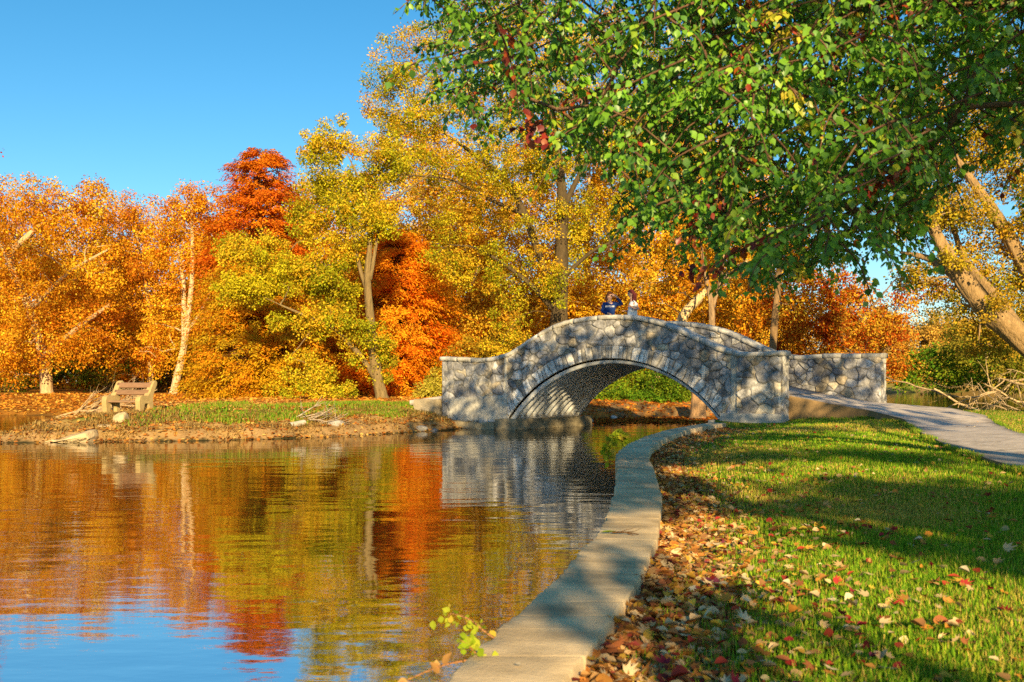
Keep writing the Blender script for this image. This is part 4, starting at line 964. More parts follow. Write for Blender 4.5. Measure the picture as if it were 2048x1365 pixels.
def bpt_s(P):     # keeps blades out of the bridge end
    q = P-BA; s = q@BU; w_ = q@BV
    return np.where((s > -.3) & (w_ > -.3), 0, 1)
grass_on_lawn(150000, 2.6, 8, .052, .0028, 1.0)
grass_on_lawn(120000, 7, 15, .055, .0045)
grass_on_lawn(90000, 14, 25, .06, .008)
q = np.concatenate([el+(el-er)/np.linalg.norm(el-er, axis=1)[:, None]*o for o in np.linspace(-.05, .10, 26)]+[er-(el-er)/np.linalg.norm(el-er, axis=1)[:, None]*o for o in np.linspace(-.05, .10, 14)]); q = q+r.normal(0, .02, q.shape); q = q[(q[:, 1] > 7) & (q[:, 1] < 23.5) & (r.random(len(q)) < .8*sstep(.35, .6, fbm(q*1.5, 3)))]
blades(gb, r, q, zlawn(q)+.005, .085*r.uniform(.5, 1.4, len(q)), .006, pick(r, [(.24, .42, .03), (.17, .34, .02), (.5, .42, .08)], len(q)), .9)
g = gb.build('lawn_grass', M_GRASS); tag(g, 'short green and straw coloured lawn grass beside the wall', 'grass', kind='stuff')
# verge right of the path and peninsula grass
gb = MB()
P = np.stack([r.uniform(-9.5, .5, 90000), r.uniform(23, 33, 90000)], -1); dmn = sdist(P, MAIN)+(fbm(P*1.7, 22)-.5)*1.4
k = (dmn > 1.0) & (dmn < 5.2) & (r.random(len(P)) < .15+.85*sstep(.42, .6, fbm(P*.8, 33))*sstep(-9.5, -5.5, P[:, 0])) & (((P-BA)@BU > 11) | ((P-BA)@BV < -.3)); P = P[k]
c = np.where((r.random(len(P)) < .3)[:, None], pick(r, [(.42, .32, .07), (.36, .28, .05)], len(P)), pick(r, [(.14, .30, .018), (.18, .36, .02), (.30, .38, .03)], len(P)))
blades(gb, r, P, zground(P)-.01, .12*r.uniform(.5, 1.4, len(P)), .012, c, .7)
P = np.stack([r.uniform(-13, 0, 60000), r.uniform(22.5, 31, 60000)], -1); dmn = sdist(P, MAIN); k = (dmn > .05) & (dmn < 2.6) & (r.random(len(P)) < sstep(.32, .6, fbm(P*1.2, 35))) & ((P-BA)@BV < -.3); P = P[k]
blades(gb, r, P, zground(P)-.01, .13*r.uniform(.4, 1.4, len(P)), .010, pick(r, [(.42, .27, .08), (.34, .20, .06), (.48, .34, .12)], len(P)), 1.3)
P = np.stack([r.uniform(9, 18, 60000), r.uniform(12, 32, 60000)], -1); k = (sdist(P, LAWN) > .3) & ~inside(P, PATH) & (bpt_s(P) > .2) & (P[:, 0] < P[:, 1]*.56); P = P[k]
blades(gb, r, P, zlawn(P)-.005, .07*r.uniform(.5, 1.3, len(P)), .008, np.where((r.random(len(P)) < .45)[:, None], pick(r, [(.42, .32, .07), (.5, .36, .1)], len(P)), pick(r, [(.10, .22, .016), (.14, .28, .02)], len(P))))
g = gb.build('bank_grass', M_GRASS); tag(g, 'tufts of green and dry grass on the far bank and path verge', 'grass', kind='stuff')

LCOL = [(.55, .30, .11), (.62, .40, .18), (.48, .22, .05), (.40, .16, .04), (.66, .48, .26), (.34, .12, .05), (.58, .34, .05)]
def litter(mb, r, P, z, size, pal, tmpl=OVAL, tilt=.5):
    n = len(P); a = r.uniform(0, 2*np.pi, n); tip = np.stack([np.cos(a), np.sin(a), r.normal(0, .25, n)], -1); nor = np.array((0, 0, 1.))+r.normal(size=(n, 3))*tilt
    place(tmpl, np.column_stack([P, z]), tip, nor, size*r.uniform(.6, 1.3, n), pick(r, pal, n)*r.uniform(.7, 1.2, (n, 1)), mb)
lt = MB()
# drift of leaves against the wall
u = r.random(26000); kk = (u*(len(cr_)-1)).astype(int); dd = np.abs(r.normal(0, .30, len(u)))+.01; dd *= .55+.9*fbm(np.stack([un[kk]*.8, un[kk]*0], -1), 44)
P = cr_[kk]+nrm[kk]*dd[:, None]; k = (P[:, 1] > 2.4) & (P[:, 1] < 24); P = P[k]; dd = dd[k]
pile = .09*np.exp(-dd/.16)*r.random(len(P))
h_ = len(P)//2
litter(lt, r, P[:h_], zlawn(P[:h_])+.008+pile[:h_], .052, LCOL+[(.26, .05, .04)]); litter(lt, r, P[h_:], zlawn(P[h_:])+.008+pile[h_:], .065, LCOL, LOBED, .6)
# scattered across the lawn
P = visible_pts(r, 9000, 2.5, 24, pw=.9); k = (sdist(P, LAWN) > .3) & (bpt_s(P) > .2) & (r.random(len(P)) < .25+.75*sstep(2.4, .2, seg_dist(P, WR, False))); P = P[k]; ip = inside(P, PATH); P = P[~ip | (r.random(len(P)) < .3)]
litter(lt, r, P[::2], zlawn(P[::2])+.038, .05, LCOL+[(.30, .03, .03), (.40, .06, .03), (.6, .45, .2)]); litter(lt, r, P[1::2], zlawn(P[1::2])+.038, .06, LCOL+[(.30, .03, .03)], LOBED)
# peninsula, leaf flats and the shore beyond the arch
P = np.stack([r.uniform(-14, 0, 34000), r.uniform(22.3, 40, 34000)], -1); k = (sdist(P, MAIN) > -.1) & (((P-BA)@BV < -.3) | ((P-BA)@BU > 11.2)); P = P[k]; litter(lt, r, P, np.maximum(zground(P), 0)+.02, .085, [(.5, .24, .05), (.42, .15, .03), (.56, .34, .10), (.32, .12, .03)])
P = np.stack([r.uniform(-34, 2, 26000), r.uniform(36, 58, 26000)], -1); k = sdist(P, MAIN) > 0; P = P[k]; litter(lt, r, P, zground(P)+.03, .14, [(.56, .26, .03), (.48, .17, .02), (.6, .34, .06), (.36, .12, .02)])
P = np.stack([r.uniform(1, 14, 12000), r.uniform(33, 50, 12000)], -1); k = sdist(P, MAIN) > -.2; P = P[k]; litter(lt, r, P, np.maximum(zground(P), 0)+.02, .11, [(.56, .2, .02), (.48, .13, .02), (.6, .3, .04), (.36, .10, .02)])
tag(lt.build('leaf_litter', M_LITTER), 'drifts of dry brown, tan and red leaves on lawn and banks', 'leaf litter', kind='stuff')
lt = MB()
P = np.stack([r.uniform(2.2, 11, 9000), r.uniform(31, 40.5, 9000)], -1); k = (sdist(P, MAIN) < .2) & (sdist(P, LAWN) < 0) & (r.random(len(P)) < sstep(32, 35.5, P[:, 1]+1.2*(fbm(P, 4)-.5))); P = P[k]
litter(lt, r, P, np.full(len(P), .008), .11, [(.56, .18, .02), (.48, .12, .02), (.6, .3, .04), (.36, .09, .02)], OVAL, .12)
P = np.stack([r.uniform(-13.5, 5, 2400), r.uniform(21.5, 31, 2400)], -1); dmn = sdist(P, MAIN); k = (dmn < 0) & (dmn > -1.3) & (r.random(len(P)) < np.exp(dmn*2.2)) & (sdist(P, LAWN) < 0); P = P[k]; litter(lt, r, P, np.full(len(P), .008), .075, [(.5, .26, .06), (.42, .15, .03), (.56, .36, .12)], OVAL, .1)
tag(lt.build('floating_leaves', M_LITTER), 'orange leaves floating under the arch and along the far bank', 'leaf litter', kind='stuff')
# the leaves that show largest, one by one
kinds = [('red', (.30, .045, .03)), ('crimson', (.30, .03, .045)), ('purple', (.22, .05, .08)), ('tan', (.60, .42, .22)), ('pale cream', (.70, .56, .34)), ('orange', (.58, .24, .04)), ('brown', (.34, .16, .06)), ('yellow', (.66, .46, .06))]
protos = []
for nm, c in kinds:
    for tmn, tm_ in (('rounded', OVAL), ('lobed', LOBED)):
        mb = MB(); v = tm_[0].copy(); v[:, 2] *= 2.3; mb.add(v, tm_[1], np.array(c)*(.85+.3*vnoise(v*5, 3))[:, None]); ob = mb.build('fallen_leaf', M_LITTER); protos.append((ob, nm, tmn)); 
n_l = 0; cand = visible_pts(np.random.default_rng(5), 3000, 2.55, 7.2, pw=1.15); dcw = seg_dist(cand, WR, False)
rr_ = np.random.default_rng(6); cand = cand[(sdist(cand, LAWN) > .35) & (dcw > .1) & ~inside(cand, PATH) & (rr_.random(len(cand)) < .22+.78*sstep(1.6, .3, dcw))][:300]
zc = zlawn(cand); first = set()
for q, (x, y) in enumerate(cand):
    src, nm, tmn = protos[int(rr_.choice(len(protos), p=np.array([.5, .4, .3, .3, .6, .4, 1.9, 2.1, 1.5, 1.5, 1.3, 1.6, 1.2, 1.3, .6, .5])/16.0))]
    o = src if src.name not in first else src.copy()
    if src.name not in first: first.add(src.name)
    else: COL.objects.link(o)
    s = rr_.uniform(.035, .068) if tmn == 'rounded' else rr_.uniform(.045, .085); near_w = seg_dist(np.array([[x, y]]), WR, False)[0] < .6
    o.location = (x, y, zc[q]+(.075 if near_w else rr_.uniform(.015, .05))); o.scale = (s, s, s); o.rotation_euler = (rr_.normal(0, .3), rr_.normal(0, .3), rr_.uniform(0, 6.28))
    tag(o, f'{nm} {tmn} fallen leaf '+('in the drift beside the wall' if near_w else 'lying on the green lawn'), 'leaf', f'{nm} {tmn} leaves '+('beside the wall' if near_w else 'on the lawn'))
for ob, nm, tmn in protos:
    if ob.name not in first: bpy.data.objects.remove(ob)

# ------------------------------------------------------------------ things on the banks
def rock(name, label, px, py, D, size, col, seed, rot=0, cat='rock', sink=.1, sub=22, ang=.35, tilt=(0, 0), group=None):
    r = np.random.default_rng(seed); th = np.linspace(0, np.pi, sub); ph = np.linspace(0, 2*np.pi, sub*2, endpoint=False)
    T, P_ = np.meshgrid(th, ph, indexing='ij'); d = np.stack([np.sin(T)*np.cos(P_), np.sin(T)*np.sin(P_), np.cos(T)], -1).reshape(-1, 3)
    pl = rdir(r, 11); off = r.uniform(.62, .95, 11); lim = np.min(np.where(d@pl.T > .05, off/np.maximum(d@pl.T, .05), 9), 1)
    R = np.minimum(1.0, lim)*(1+ang*.25*(fbm(d*3, seed)-.5)); v = d*R[:, None]*np.array(size)
    M = Matrix.Rotation(rot, 3, 'Z')@Matrix.Rotation(tilt[0], 3, 'X')@Matrix.Rotation(tilt[1], 3, 'Y'); v = v@np.array(M).T
    n2 = sub*2; i = np.arange(sub-1)[:, None]*n2; j = np.arange(n2)[None]; jn = (j+1) % n2
    p_ = at(px, py, D); z = float(zground(p_[None, :2])[0]); p_[2] = max(p_[2], z)-sink*size[2]
    o = make_mesh(name, v, np.stack([i+j, i+n2+j, i+n2+jn, i+jn], -1).reshape(-1, 4), M_ROCK, np.array(col)*(.7+.6*fbm(v*6, seed+1))[:, None], False)
    o.location = tuple(p_); return tag(o, label, cat, group)
def slab_rock(label, px, py, D, prof_, wy, col, seed, rot):
    P = np.array(prof_); n = len(P); ys = np.linspace(-wy, wy, 9); k = 8
    q = np.concatenate([P[i]+(P[(i+1) % n]-P[i])*np.linspace(0, 1, k, endpoint=False)[:, None] for i in range(n)]); m_ = len(q); c = q.mean(0)
    V = np.array([(x+.09*math.sin(y*5+1)*(x > 0), y+.05*math.sin(x*7), z-.25*abs(y)*(z > .1)) for y in ys for x, z in q]); V += .035*(np.stack([fbm(V*5, seed+j) for j in range(3)], -1)-.5)
    i = np.arange(8)[:, None]*m_; j = np.arange(m_)[None]; jn = (j+1) % m_
    o = make_mesh('stone_slab', V, [np.stack([i+j, i+m_+j, i+m_+jn, i+jn], -1).reshape(-1, 4), np.array([list(range(m_)), list(range(8*m_, 9*m_))[::-1]])], M_ROCK, np.array(col)*(.75+.5*fbm(V*5, seed+9))[:, None])
    p_ = at(px, py, D); o.location = (p_[0], p_[1], 0); o.rotation_euler = (0, 0, rot); tag(o, label, 'rock')
slab_rock('large pale stone slab sloping into the water left of the bench', 146, 880, 23.3, [(-.62, -.10), (-.58, -.0), (.30, .27), (.42, .28), (.47, .16), (.45, -.12)], .34, (.52, .39, .22), 1, .12)
0 and rock('stone_slab', 'large pale stone slab tilted into the water left of the bench', 148, 874, 23.2, (.66, .42, .10), (.46, .34, .19), 1, .1, tilt=(.12, -.2))
rock('stone_slab', 'small flat stone slab below the bench', 210, 857, 24.2, (.26, .2, .05), (.48, .36, .2), 2, .3)
rock('boulder', 'pale upright boulder on the bank below the bench', 243, 846, 24.7, (.22, .2, .26), (.50, .38, .22), 3, .8)
rock('boulder', 'grey boulder at the waterline beside driftwood', 672, 858, 26.2, (.26, .24, .17), (.38, .35, .31), 4, .4)
rock('boulder', 'small grey stone at the foot of the bridge ledge', 842, 858, 28.2, (.2, .16, .09), (.24, .23, .22), 5, .4)
rock('boulder', 'dark flat stone in the water by the broken concrete', 868, 861, 28.4, (.17, .12, .06), (.2, .18, .16), 6, 1.4)
rock('boulder', 'grey stone just beyond the arch footing', 1155, 845, 33.5, (.24, .2, .2), (.42, .40, .36), 7, .4)
rock('boulder', 'white stone second beyond the arch footing', 1178, 843, 34.5, (.16, .16, .13), (.55, .52, .46), 8, .9)
rock('boulder', 'small pale stone on the shore under the arch', 1228, 835, 37.5, (.16, .12, .1), (.5, .45, .38), 9, .9)
# broken concrete block left of the bridge
mb = MB(); slab(mb, 10.95, 11.75, -.25, .15, -.1, .85, 360, (.40, .33, .22), .05, (14, 10)); o = mb.build('concrete_block', M_CONC, None, True); o.location = tuple(binv); tag(o, 'weathered concrete block at the left end of the bridge', 'concrete block')
# drain pipe stub
p_ = at(583, 851, 25.2); mb = MB(); d_ = norm(np.array((-.45, -.9, -.1)))
mb.tube([p_-d_*.5, p_+d_*.08], [.075, .075], 16, (.55, .48, .38), cap=False); mb.tube([p_+d_*.08, p_-d_*.3], [.055, .055], 16, (.10, .07, .04), cap=False)
an = np.arange(16)/16*2*np.pi
tag(mb.build('drain_pipe', M_CONC, None, True), 'short pale drain pipe poking from the bank', 'pipe')
def branches(mb, r, p, d, L, R, depth, col, spread=.6, droop=0.0, kids=3):
    n = max(4, int(L/.18)); P = [np.array(p, float)]; dd = norm(np.array(d, float))
    for k in range(n):
        dd = norm(dd+r.normal(size=3)*.13+np.array((0, 0, -droop))); P.append(P[-1]+dd*L/n)
    mb.tube(P, np.linspace(R, R*.45 if depth else R*.2, len(P)), 6 if R > .02 else 4, np.array(col)*r.uniform(.8, 1.15), cap=False)
    if depth:
        for k in range(kids):
            i = int(r.uniform(.3, 1)*(len(P)-1)); nd = norm(dd+r.normal(size=3)*spread)
            branches(mb, r, P[i], nd, L*r.uniform(.45, .75), R*.5, depth-1, col, spread, droop, kids)
r = np.random.default_rng(131); mb = MB(); wood = (.46, .31, .16)
for k in range(17):
    x = r.uniform(95, 215); b = at(x, 803, 34+r.uniform(-.8, .8)); b[2] = float(zground(b[None, :2])[0])+r.uniform(.0, .25)
    branches(mb, r, b, (r.uniform(.35, 1), r.normal(0, .25), r.uniform(.05, .42)), r.uniform(1.1, 2.2), r.uniform(.02, .045), 2, wood, .38, .02)
tag(mb.build('brush_pile', M_BARK), 'heap of bare fallen branches left of the bench', 'brush pile')
mb = MB(); 
for k in range(9):
    b = at(r.uniform(590, 650), 862, 26+r.uniform(-.2, .3)); b[2] = max(.05, float(zground(b[None, :2])[0]))+r.uniform(.02, .12); branches(mb, r, b, (r.uniform(-.3, 1), r.normal(0, .4), r.uniform(-.05, .35)), r.uniform(.4, .9), r.uniform(.012, .03), 1, (.42, .33, .24), .4)
tag(mb.build('driftwood', M_BARK), 'tangle of grey driftwood beside the waterline boulder', 'driftwood')
mb = MB(); bw = (.50, .36, .19)
b = at(2190, 800, 36); b[2] = .35
branches(mb, r, b, (-1, .05, .02), 6.0, .085, 3, bw, .5, .0, 3)
b = at(2120, 775, 34); b[2] = .7
branches(mb, r, b, (-1, .1, .30), 3.4, .05, 3, bw, .6, .02, 4); branches(mb, r, b, (-.7, 0, .75), 2.4, .04, 3, bw, .7, .04, 4); branches(mb, r, b, (-.9, -.2, .12), 3.8, .05, 3, bw, .5, .01, 4)
tag(mb.build('fallen_tree', M_BARK), 'bare bleached fallen tree reaching over the water at the right', 'fallen tree')
# stump with roots under the arch
b = at(1392, 832, 37.5); b[2] = float(zground(b[None, :2])[0]); root = empty('tree_stump', tuple(b), 'old tree trunk with spreading roots beyond the arch', 'stump')
mb = MB(); mb.tube([(0, 0, -.1), (0, 0, .2), (.1, .1, .7), (.15, .2, 1.7)], [.5, .36, .3, .26], 14, (.42, .25, .12), rough=.2); mb.build('trunk', M_BARK, root, True)
mb = MB()
for a in (2.9, 3.3, 3.7, 4.3, 5.0, 5.6, 6.1):
    L = r.uniform(.7, 1.6); mb.tube(catmull([(math.cos(a)*.3, math.sin(a)*.3, .22), (math.cos(a)*L*.6, math.sin(a)*L*.5, .1), (math.cos(a+.2)*L, math.sin(a+.2)*L*.8, .0)], 4), np.linspace(.11, .03, 9), 7, (.52, .38, .22))
mb.build('roots', M_BARK, root, True)

# ------------------------------------------------------------------ bench
bl = at(222, 823, 26.8); bl[2] = float(zground(bl[None, :2])[0])
bc = empty('park_bench', (bl[0]+.5, bl[1]-.1, bl[2]), 'concrete ended bench with two weathered plank back rails by the water', 'bench', rz=-.35)
prof = [(-.27, -.06), (-.28, .25), (-.30, .42), (-.27, .52), (-.20, .56), (-.08, .55), (.04, .56), (.12, .66), (.20, .82), (.27, .93), (.34, .96), (.39, .92), (.38, .84), (.30, .72), (.24, .56), (.22, .44), (.24, .2), (.25, -.06), (.12, -.06), (.11, .22), (.06, .34), (-.06, .36), (-.12, .30), (-.13, .1), (-.13, -.06)]
for sx in (-.55, .55):
    bm_v = []; n = len(prof); half = .075
    for xx, ins in ((-half, .012), (-half+.015, 0), (half-.015, 0), (half, .012)):
        c = np.mean(prof, 0)
        for y, z in prof:
            bm_v.append((sx+xx, y+(c[0]-y)*ins, z+(c[1]-z)*ins))
    fs = [np.array([(k*n+j, k*n+(j+1) % n, (k+1)*n+(j+1) % n, (k+1)*n+j) for k in range(3) for j in range(n)])]
    v = np.array(bm_v); me = bpy.data.meshes.new('bench_end')
    me.from_pydata([tuple(q) for q in v], [], [tuple(q) for q in fs[0]]+[tuple(range(n))[::-1], tuple(range(3*n, 4*n))])
    a = me.attributes.new('col', 'FLOAT_COLOR', 'POINT'); cc = np.ones((len(v), 4), np.float32); cc[:, :3] = np.array((.42, .30, .13))*(.8+.4*fbm(v*5, 8))[:, None]; a.data.foreach_set('color', cc.ravel()); me.materials.append(M_CONC); me.update()
    o = bpy.data.objects.new('bench_end', me); COL.objects.link(o); o.parent = bc
def plank(name, c, size, rx, col):
    mb = MB(); M = np.array(Matrix.Rotation(rx, 3, 'X')); h = np.array(size)/2; b_ = .008
    xs = np.linspace(-h[0], h[0], 14); sec = [(-h[1]+b_, -h[2]), (h[1]-b_, -h[2]), (h[1], -h[2]+b_), (h[1], h[2]-b_), (h[1]-b_, h[2]), (-h[1]+b_, h[2]), (-h[1], h[2]-b_), (-h[1], -h[2]+b_)]
    V = np.array([(x, y+.004*math.sin(x*9), z) for x in xs for y, z in sec])@M.T+np.array(c); i = np.arange(13)[:, None]*8; j = np.arange(8)[None]; jn = (j+1) % 8
    mb.add(V, [np.stack([i+j, i+jn, i+8+jn, i+8+j], -1).reshape(-1, 4), np.array([list(range(8))[::-1], list(range(104, 112))])], np.array(col)*(.8+.4*fbm(V*np.array((2, 20, 20)), 6))[:, None]); mb.build(name, M_WOOD, bc)
plank('back_rail', (0, .23, .83), (1.12, .05, .15), -.42, (.25, .14, .08)); plank('back_rail', (0, .13, .64), (1.12, .05, .14), -.42, (.22, .125, .07))
plank('seat_plank', (0, -.13, .40), (1.0, .2, .05), 0, (.27, .16, .09)); plank('seat_plank', (0, .10, .40), (1.0, .2, .05), 0, (.25, .15, .085))

# ------------------------------------------------------------------ two women on the bridge
def skin(name, J, edges, root, sub=2):
    names = list(J); me = bpy.data.meshes.new(name); me.from_pydata([J[k][:3] for k in names], [(names.index(a), names.index(b)) for a, b in edges], [])
    ob = bpy.data.objects.new(name, me); COL.objects.link(ob); ob.modifiers.new('s', 'SKIN')
    sv = me.skin_vertices[0].data
    for k, nm in enumerate(names):
        q = J[nm]; sv[k].radius = (q[3], q[4] if len(q) > 4 else q[3]); sv[k].use_root = (nm == root)
    md = ob.modifiers.new('d', 'SUBSURF'); md.levels = sub; md.render_levels = sub
    dg = bpy.context.evaluated_depsgraph_get(); dg.update()
    m2 = bpy.data.meshes.new_from_object(ob.evaluated_get(dg)); bpy.data.objects.remove(ob); bpy.data.meshes.remove(me)
    v = np.zeros(len(m2.vertices)*3); m2.vertices.foreach_get('co', v); f4 = []; f3 = []
    for p_ in m2.polygons: (f4 if len(p_.vertices) == 4 else f3).append(tuple(p_.vertices))
    bpy.data.meshes.remove(m2)
    return v.reshape(-1, 3), [np.array(q) for q in (f4, f3) if q]
def head_shape(c, face_dir, s=1.0):
    n, m_ = 26, 32; th = np.linspace(0, np.pi, n); ph = np.linspace(0, 2*np.pi, m_, endpoint=False); T, P_ = np.meshgrid(th, ph, indexing='ij')
    d = np.stack([np.sin(T)*np.sin(P_), -np.sin(T)*np.cos(P_), np.cos(T)], -1).reshape(-1, 3)   # faces -y
    v = d*np.array((.074, .092, .112)); fr = np.clip(-d[:, 1], 0, 1)
    low = sstep(0, -.1, v[:, 2]); v[:, 0] *= 1-.30*low; v[:, 1] += low*.018*(1-fr)-.0
    nose = np.exp(-((v[:, 0]/.013)**2)-((v[:, 2]+.018)/.022)**2)*(fr > .6); v[:, 1] -= .02*nose
    br = np.exp(-((v[:, 2]-.018)/.01)**2)*(fr > .55); v[:, 1] -= .004*br
    eye = (np.exp(-(((np.abs(v[:, 0])-.03)/.014)**2)-((v[:, 2]-.004)/.009)**2))*(fr > .5); v[:, 1] += .007*eye
    mouth = np.exp(-((v[:, 0]/.022)**2)-((v[:, 2]+.056)/.007)**2)*(fr > .5); v[:, 1] -= .004*mouth
    chin = np.exp(-((v[:, 0]/.025)**2)-((v[:, 2]+.095)/.018)**2)*(fr > .3); v[:, 1] -= .008*chin
    col = np.tile(np.array((.60, .34, .24)), (len(v), 1)); col[mouth > .4] = (.45, .14, .12); col[eye > .75] = (.08, .05, .04)
    a = math.atan2(face_dir[0], -face_dir[1]); R = np.array(Matrix.Rotation(a, 3, 'Z')); i = np.arange(n-1)[:, None]*m_; j = np.arange(m_)[None]; jn = (j+1) % m_
    return v*s@R.T+np.array(c), np.stack([i+j, i+m_+j, i+m_+jn, i+jn], -1).reshape(-1, 4), col, R
def hand(J, E, side, wrist, d, nrm_, pre):
    """palm and five fingers from the wrist joint along d; nrm_ is the palm normal the fingers curl to"""
    d = norm(np.array(d, float)); nn = norm(np.array(nrm_, float)); nn = norm(nn-d*(nn@d)); sdv = np.cross(d, nn)*side; w_ = np.array(wrist, float)
    palm = w_+d*.055; J[pre+'palm'] = (*palm, .026, .014); E.append((pre+'wrist', pre+'palm'))
    for k, (o, L) in enumerate(((-.026, .062), (-.009, .074), (.009, .07), (.026, .055))):
        a = palm+d*.035+sdv*o; b_ = a+d*L*.55+nn*L*.18; c = b_+d*L*.3+nn*L*.35
        for q, pt, rr in ((0, a, .0095), (1, b_, .0088), (2, c, .0078)): J[f'{pre}f{k}{q}'] = (*pt, rr)
        E += [(pre+'palm', f'{pre}f{k}0'), (f'{pre}f{k}0', f'{pre}f{k}1'), (f'{pre}f{k}1', f'{pre}f{k}2')]
    a = w_+d*.03-sdv*.032; b_ = a+d*.035-sdv*.018+nn*.012
    J[pre+'t0'] = (*a, .011); J[pre+'t1'] = (*b_, .0085); E += [(pre+'wrist', pre+'t0'), (pre+'t0', pre+'t1')]
def person(loc, rz, label, H, arms, head, top_col, sleeve, face, legs_col, hair_col, kind):
    root = empty('person', loc, label, 'person', 'women on the bridge', rz)
    J = {'pel': (0, 0, .80, .13, .10), 'wai': (0, 0, .98, .11, .085), 'che': (0, 0, 1.16, .125, .09), 'nk0': (0, 0, 1.29, .06, .06), 'nk1': (head[0]*.6, head[1]*.6, 1.36, .048, .048), 'hd': (head[0], head[1], head[2]-.03, .05, .05)}
    E = [('pel', 'wai'), ('wai', 'che'), ('che', 'nk0'), ('nk0', 'nk1'), ('nk1', 'hd')]
    ax, ay = face   # unit right-hand axis of the shoulders
    for sg, nm in ((-1, 'l'), (1, 'r')):
        hp = np.array((ax, ay, 0))*sg*.09
        J[nm+'hip'] = (hp[0], hp[1], .76, .085); J[nm+'kne'] = (hp[0]*1.05, hp[1]*1.05-.02, .44, .055); J[nm+'ank'] = (hp[0]*1.1, hp[1]*1.1, .08, .037); fd = np.array((ay, -ax, 0))
        J[nm+'toe'] = (hp[0]*1.2+fd[0]*.14, hp[1]*1.2+fd[1]*.14, .03, .033)
        E += [('pel', nm+'hip'), (nm+'hip', nm+'kne'), (nm+'kne', nm+'ank'), (nm+'ank', nm+'toe')]
        sh, el, wr, hd, hn = arms[nm]
        J[nm+'sho'] = (*sh, .052); J[nm+'elb'] = (*el, .038); J[nm+'wrist'] = (*wr, .026); E += [('che', nm+'sho'), (nm+'sho', nm+'elb'), (nm+'elb', nm+'wrist')]
        hand(J, E, sg, wr, hd, hn, nm)
    v, fs = skin('body', J, E, 'pel'); hv, hf, hc, R = head_shape(head, kind['face'], H)
    body = MB(); body.add(v, fs, (.60, .34, .24)); body.add(hv, hf, hc); body.build('body', M_SKIN, root, True)
    g = 1.0
    T = {'hem': (0, 0, .66, .15, .115), 'hip': (0, 0, .80, .168, .128), 'wai': (0, 0, .98, .145, .112), 'che': (0, 0, 1.15, .158, .118), 'col': (0, 0, 1.27, .085, .078)}; TE = [('hem', 'hip'), ('hip', 'wai'), ('wai', 'che'), ('che', 'col')]
    for nm in 'lr':
        sh, el, wr, hd, hn = arms[nm]; sh = np.array(sh); el = np.array(el); wr = np.array(wr)
        T[nm+'s'] = (*sh, .070); TE.append(('che', nm+'s'))
        if sleeve > 1: T[nm+'e'] = (*el, .056); T[nm+'w'] = (*(el+(wr-el)*.93), .040); TE += [(nm+'s', nm+'e'), (nm+'e', nm+'w')]
        else: q = sh+(el-sh)*.62; T[nm+'e'] = (*q, .066); TE += [(nm+'s', nm+'e')]
    v, fs = skin('top', T, TE, 'hem'); mb = MB(); v = v+.006*(fbm(v*22, 4)-.5)[:, None]*np.array((1, 1, .3)); mb.add(v, fs, np.array(top_col)*(.92+.16*fbm(v*9, 3))[:, None]); tp = mb.build('sweatshirt' if sleeve > 1 else 'tee_shirt', M_PLAIN, root, True)
    Lg = {'wst': (0, 0, .84, .135, .102), 'pel': (0, 0, .76, .138, .108)}; LE = [('wst', 'pel')]
    for nm in 'lr':
        for k, rr in (('hip', .098), ('kne', .068), ('ank', .055)): q = J[nm+k]; Lg[nm+k] = (*q[:3], rr)
        LE += [('pel', nm+'hip'), (nm+'hip', nm+'kne'), (nm+'kne', nm+'ank')]
    v, fs = skin('jeans', Lg, LE, 'pel'); mb = MB(); mb.add(v, fs, legs_col); mb.build('jeans', M_PLAIN, root, True)
    # hair: a shell over the skull plus the lengths
    n, m_ = 20, 28; th = np.linspace(0, 1, n); ph = np.linspace(0, 2*np.pi, m_, endpoint=False); Tt, Pp = np.meshgrid(th, ph, indexing='ij')
    fr = np.clip(np.cos(Pp), -1, 1); thm = 1.12+.75*(1-fr)*.62; Th = Tt*thm
    d = np.stack([np.sin(Th)*np.sin(Pp), -np.sin(Th)*np.cos(Pp), np.cos(Th)], -1).reshape(-1, 3); wv = 1+.05*(vnoise(np.stack([Pp.ravel()*5, Th.ravel()*1.5], -1), 4)-.5)
    hv = d*np.array((.088, .108, .126))*wv[:, None]*H; hv = hv@R.T+np.array(head)
    i = np.arange(n-1)[:, None]*m_; j = np.arange(m_)[None]; jn = (j+1) % m_
    mb = MB(); mb.add(hv, np.stack([i+j, i+m_+j, i+m_+jn, i+jn], -1).reshape(-1, 4), np.array(hair_col)*(.7+.6*vnoise(np.stack([Pp.ravel()*9, Th.ravel()], -1), 7))[:, None])
    for pts, rad in kind['locks']:
        mb.tube(catmull([np.array(head)+np.array(q)@R.T for q in pts], 4), np.interp(np.linspace(0, 1, (len(pts)-1)*4+1), np.linspace(0, 1, len(rad)), rad), 9, hair_col, rough=.15)
    mb.build('hair', M_PLAIN, root, True)
    return root, tp, R
dz1 = float(zdeck(5.3)); dz2 = float(zdeck(4.65))
h1 = (.0, -.02, 1.462)
P1, sw, R1 = person(tuple(bpt(5.32, .80, dz1+.06)), 0.0, 'woman in navy sweatshirt and sunglasses shading her eyes on the bridge', 1.0,
    {'l': ((-.165, 0, 1.235), (-.215, -.10, 1.02), (-.06, -.30, .955), (.35, -.9, -.15), (0, -.2, -1)), 'r': ((.165, 0, 1.245), (.345, -.05, 1.225), (.185, -.13, 1.425), (-.85, -.2, .45), (-.2, 1, 0))},
    h1, (.012, .035, .15), 2, (1, 0), (.03, .035, .06), (.09, .035, .022), {'face': (.62, -.78), 'locks': [([(0, .09, .02), (0, .125, -.05), (-.01, .11, -.15)], [.045, .05, .015])]})
mb = MB()
